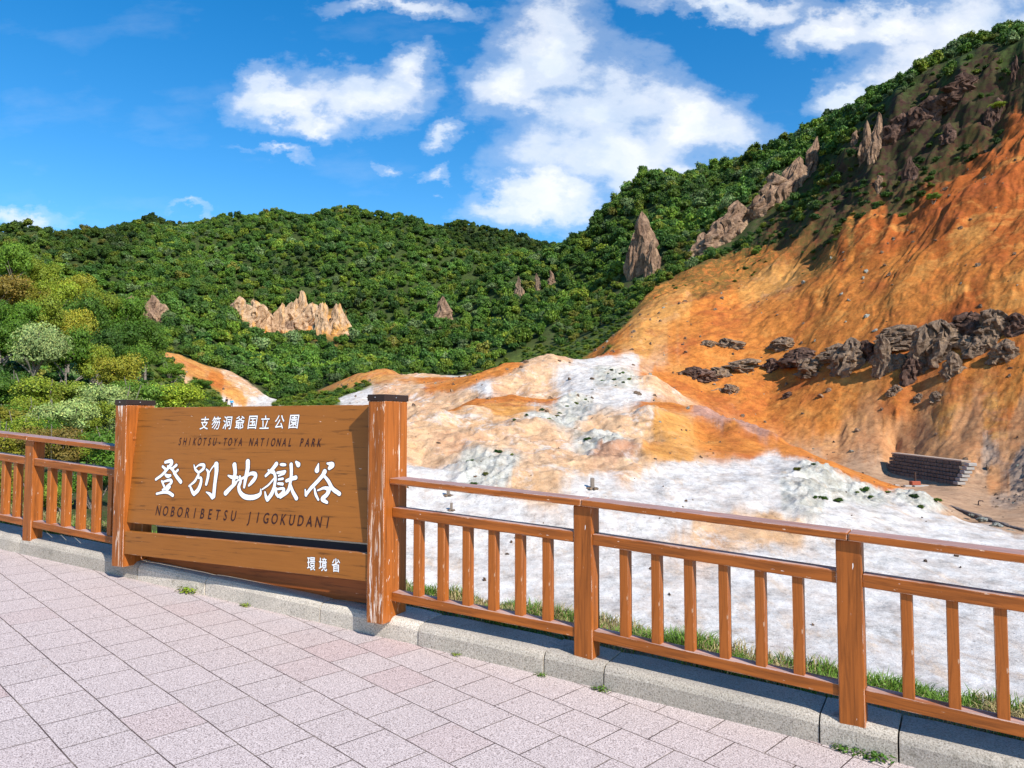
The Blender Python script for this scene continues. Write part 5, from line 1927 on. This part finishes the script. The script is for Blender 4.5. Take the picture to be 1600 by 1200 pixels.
# pale railing of the far path
M['pale_rail'] = plain_mat('pale_wood_railing', (.55, .52, .50), .7)
pr = empty('path_railing', atD(300, 634, 128))
tag(pr, 'thin pale railing along the far path under the orange scar', 'railing')
fa, fb = atD(232, 638.5, 92), atD(357, 631.5, 146)
fa.z -= .15
nP = 30
path = [fa.lerp(fb, i / nP) for i in range(nP + 1)]
o0 = pr.location.copy()
for i in range(0, nP + 1):
    bm = bmesh.new()
    bm_box(bm, -.07, .07, -.07, .07, -1.6, .52, .01)
    q = mesh_obj('railing_post', bm, M['pale_rail'], pr)
    q.location = path[i] - o0
for hgt_, nm in ((.50, 'top_rail'), (.12, 'lower_rail')):
    v1, f1_ = tube([tuple(p - o0 + Vector((0, 0, hgt_))) for p in path], [.055] * len(path), 6)
    link(bpy.data.objects.new(nm, np_mesh(nm, v1, f1_, M['pale_rail'], True)), pr)

M['skin'] = plain_mat('skin', (.55, .33, .24), .6)
M['blue'] = plain_mat('blue_jacket_cloth', (.01, .30, .55), .8)
M['navy'] = plain_mat('dark_trousers_cloth', (.02, .022, .03), .85)
M['black'] = plain_mat('black_jacket_cloth', (.025, .02, .022), .85)
M['hair'] = plain_mat('dark_hair', (.015, .01, .008), .5)


def skinned(name, joints, edges, mat, parent, lvl=2):
    me = bpy.data.meshes.new(name)
    me.from_pydata([j[:3] for j in joints], edges, [])
    me.materials.append(mat)
    o = link(bpy.data.objects.new(name, me), parent)
    md = o.modifiers.new('skin', 'SKIN')
    md.use_smooth_shade = True
    for i, j in enumerate(joints):
        me.skin_vertices[0].data[i].radius = (j[3], j[3])
    me.skin_vertices[0].data[0].use_root = True
    sb_ = o.modifiers.new('sub', 'SUBSURF')
    sb_.levels = sb_.render_levels = lvl
    return o


def person(p, rz, top, label, pose):
    root = empty('person', p, rz)
    tag(root, label, 'person')
    a = pose
    J = [(0, 0, .93, .13), (0, 0, 1.15, .13), (0, 0, 1.38, .14), (0, .0, 1.50, .055), (0, -.02, 1.60, .085), (0, -.02, 1.70, .09),
         (.10, 0, .86, .085), (.12, -.04 - a * .1, .48, .06), (.13, .03 - a * .2, .10, .042), (.13, -.13 - a * .2, .04, .035),
         (-.10, 0, .86, .085), (-.12, -.02 + a * .12, .48, .06), (-.13, .05 + a * .25, .10, .042), (-.13, -.11 + a * .25, .04, .035),
         (.20, 0, 1.40, .06), (.27, .02, 1.14, .045), (.24, -.14, .92, .032), (.24, -.2, .84, .03),
         (-.20, 0, 1.40, .06), (-.27, .02, 1.14, .045), (-.24, -.14, .92, .032), (-.24, -.2, .84, .03)]
    E_ = [(0, 1), (1, 2), (2, 3), (3, 4), (4, 5), (0, 6), (6, 7), (7, 8), (8, 9), (0, 10), (10, 11), (11, 12), (12, 13), (2, 14), (14, 15), (15, 16), (16, 17), (2, 18), (18, 19), (19, 20), (20, 21)]
    skinned('body', J, E_, M['skin'], root)
    g = .022
    JJ = [J[0][:2] + (.90, .16), J[1][:3] + (.155,), J[2][:3] + (.16,), (.21, 0, 1.40, .08), (.28, .02, 1.14, .065), (.25, -.12, .95, .05), (-.21, 0, 1.40, .08), (-.28, .02, 1.14, .065), (-.25, -.12, .95, .05), (0, 0, 1.47, .075)]
    skinned('jacket', JJ, [(0, 1), (1, 2), (2, 3), (3, 4), (4, 5), (2, 6), (6, 7), (7, 8), (2, 9)], top, root)
    TJ = [(0, 0, .92, .145)] + [J[i][:3] + (J[i][3] + g,) for i in (6, 7, 8, 10, 11, 12)]
    skinned('trousers', TJ, [(0, 1), (1, 2), (2, 3), (0, 4), (4, 5), (5, 6)], M['navy'], root)
    bm = bmesh.new()
    r = bmesh.ops.create_uvsphere(bm, u_segments=16, v_segments=10, radius=.115)
    for v in r['verts']:
        v.co = Vector((v.co.x * .9, v.co.y + .015, v.co.z * .95 + 1.695))
        if v.co.y < -.06 and v.co.z < 1.70:
            v.co.y = -.06
    mesh_obj('hair', bm, M['hair'], root, True)
    return root


pz_ = surf_pt(362, 141)
person(pz_ + Vector((0, 0, .03)), R(20), M['blue'], 'person in a bright blue jacket walking on the far path', .6)
pz_ = surf_pt(354, 139)
person(pz_ + Vector((0, 0, .0)), R(-30), M['black'], 'person in dark clothes beside the far path railing', -.5)

# weeds growing at the foot of the kerb
WM = []
for sdd in (1, 2, 3):
    rgw = np.random.default_rng(sdd)
    n = 90
    az = rgw.random(n) * 6.28
    rad = rgw.random(n) ** .7 * .06
    c = np.stack([np.cos(az) * rad * 1.4, np.sin(az) * rad * .7, .004 + rgw.random(n) * .028], 1)
    nn = np.stack([np.cos(az) * .5, np.sin(az) * .5, np.ones(n)], 1) + rgw.normal(size=(n, 3)) * .3
    v, f = cards(rgw, c, nn, rgw.uniform(.006, .015, n), .55)
    tone = rgw.uniform(.6, 1.3, n)
    col = np.repeat(np.stack([tone * rgw.uniform(.8, 1.5, n), tone, tone * .7, np.ones(n)], 1), 4, 0)
    WM.append(np_mesh('leaves', v, f, M['leaf'], False, {'leaf': col}))
for i, (px, sc_, lab, tn) in enumerate([(302, 1.5, 'largest bright weed tuft at the kerb foot below the sign board', (.20, .30, .03)), (391, .7, 'tiny weed tuft at the kerb foot below the ministry writing', (.17, .26, .03)),
                                   (716, .55, 'small mossy weed at the kerb foot right of the big sign post', (.14, .22, .03)), (846, .6, 'small weed at the kerb joint left of the middle railing post', (.10, .20, .03)), (937, .8, 'weed at the kerb joint just right of the middle railing post', (.08, .17, .03)),
                                   (1308, .9, 'leafy dark weed at the kerb foot left of the right railing post', (.06, .15, .025)), (1352, 1.3, 'broad dark weed clump at the kerb foot below the right railing post', (.06, .15, .025))]):
    kx = kerb_x_at(px)
    x, y = kerb_pt(kx, -.022)
    root = empty('weed', (x, y, gz(x, y)), -.5)
    tag(root, lab, 'weed')
    o = bpy.data.objects.new('leaves', WM[i % 3])
    link(o, root)
    o.scale = (sc_, sc_, sc_)
    o.color = (*tn, 1)

#@@END
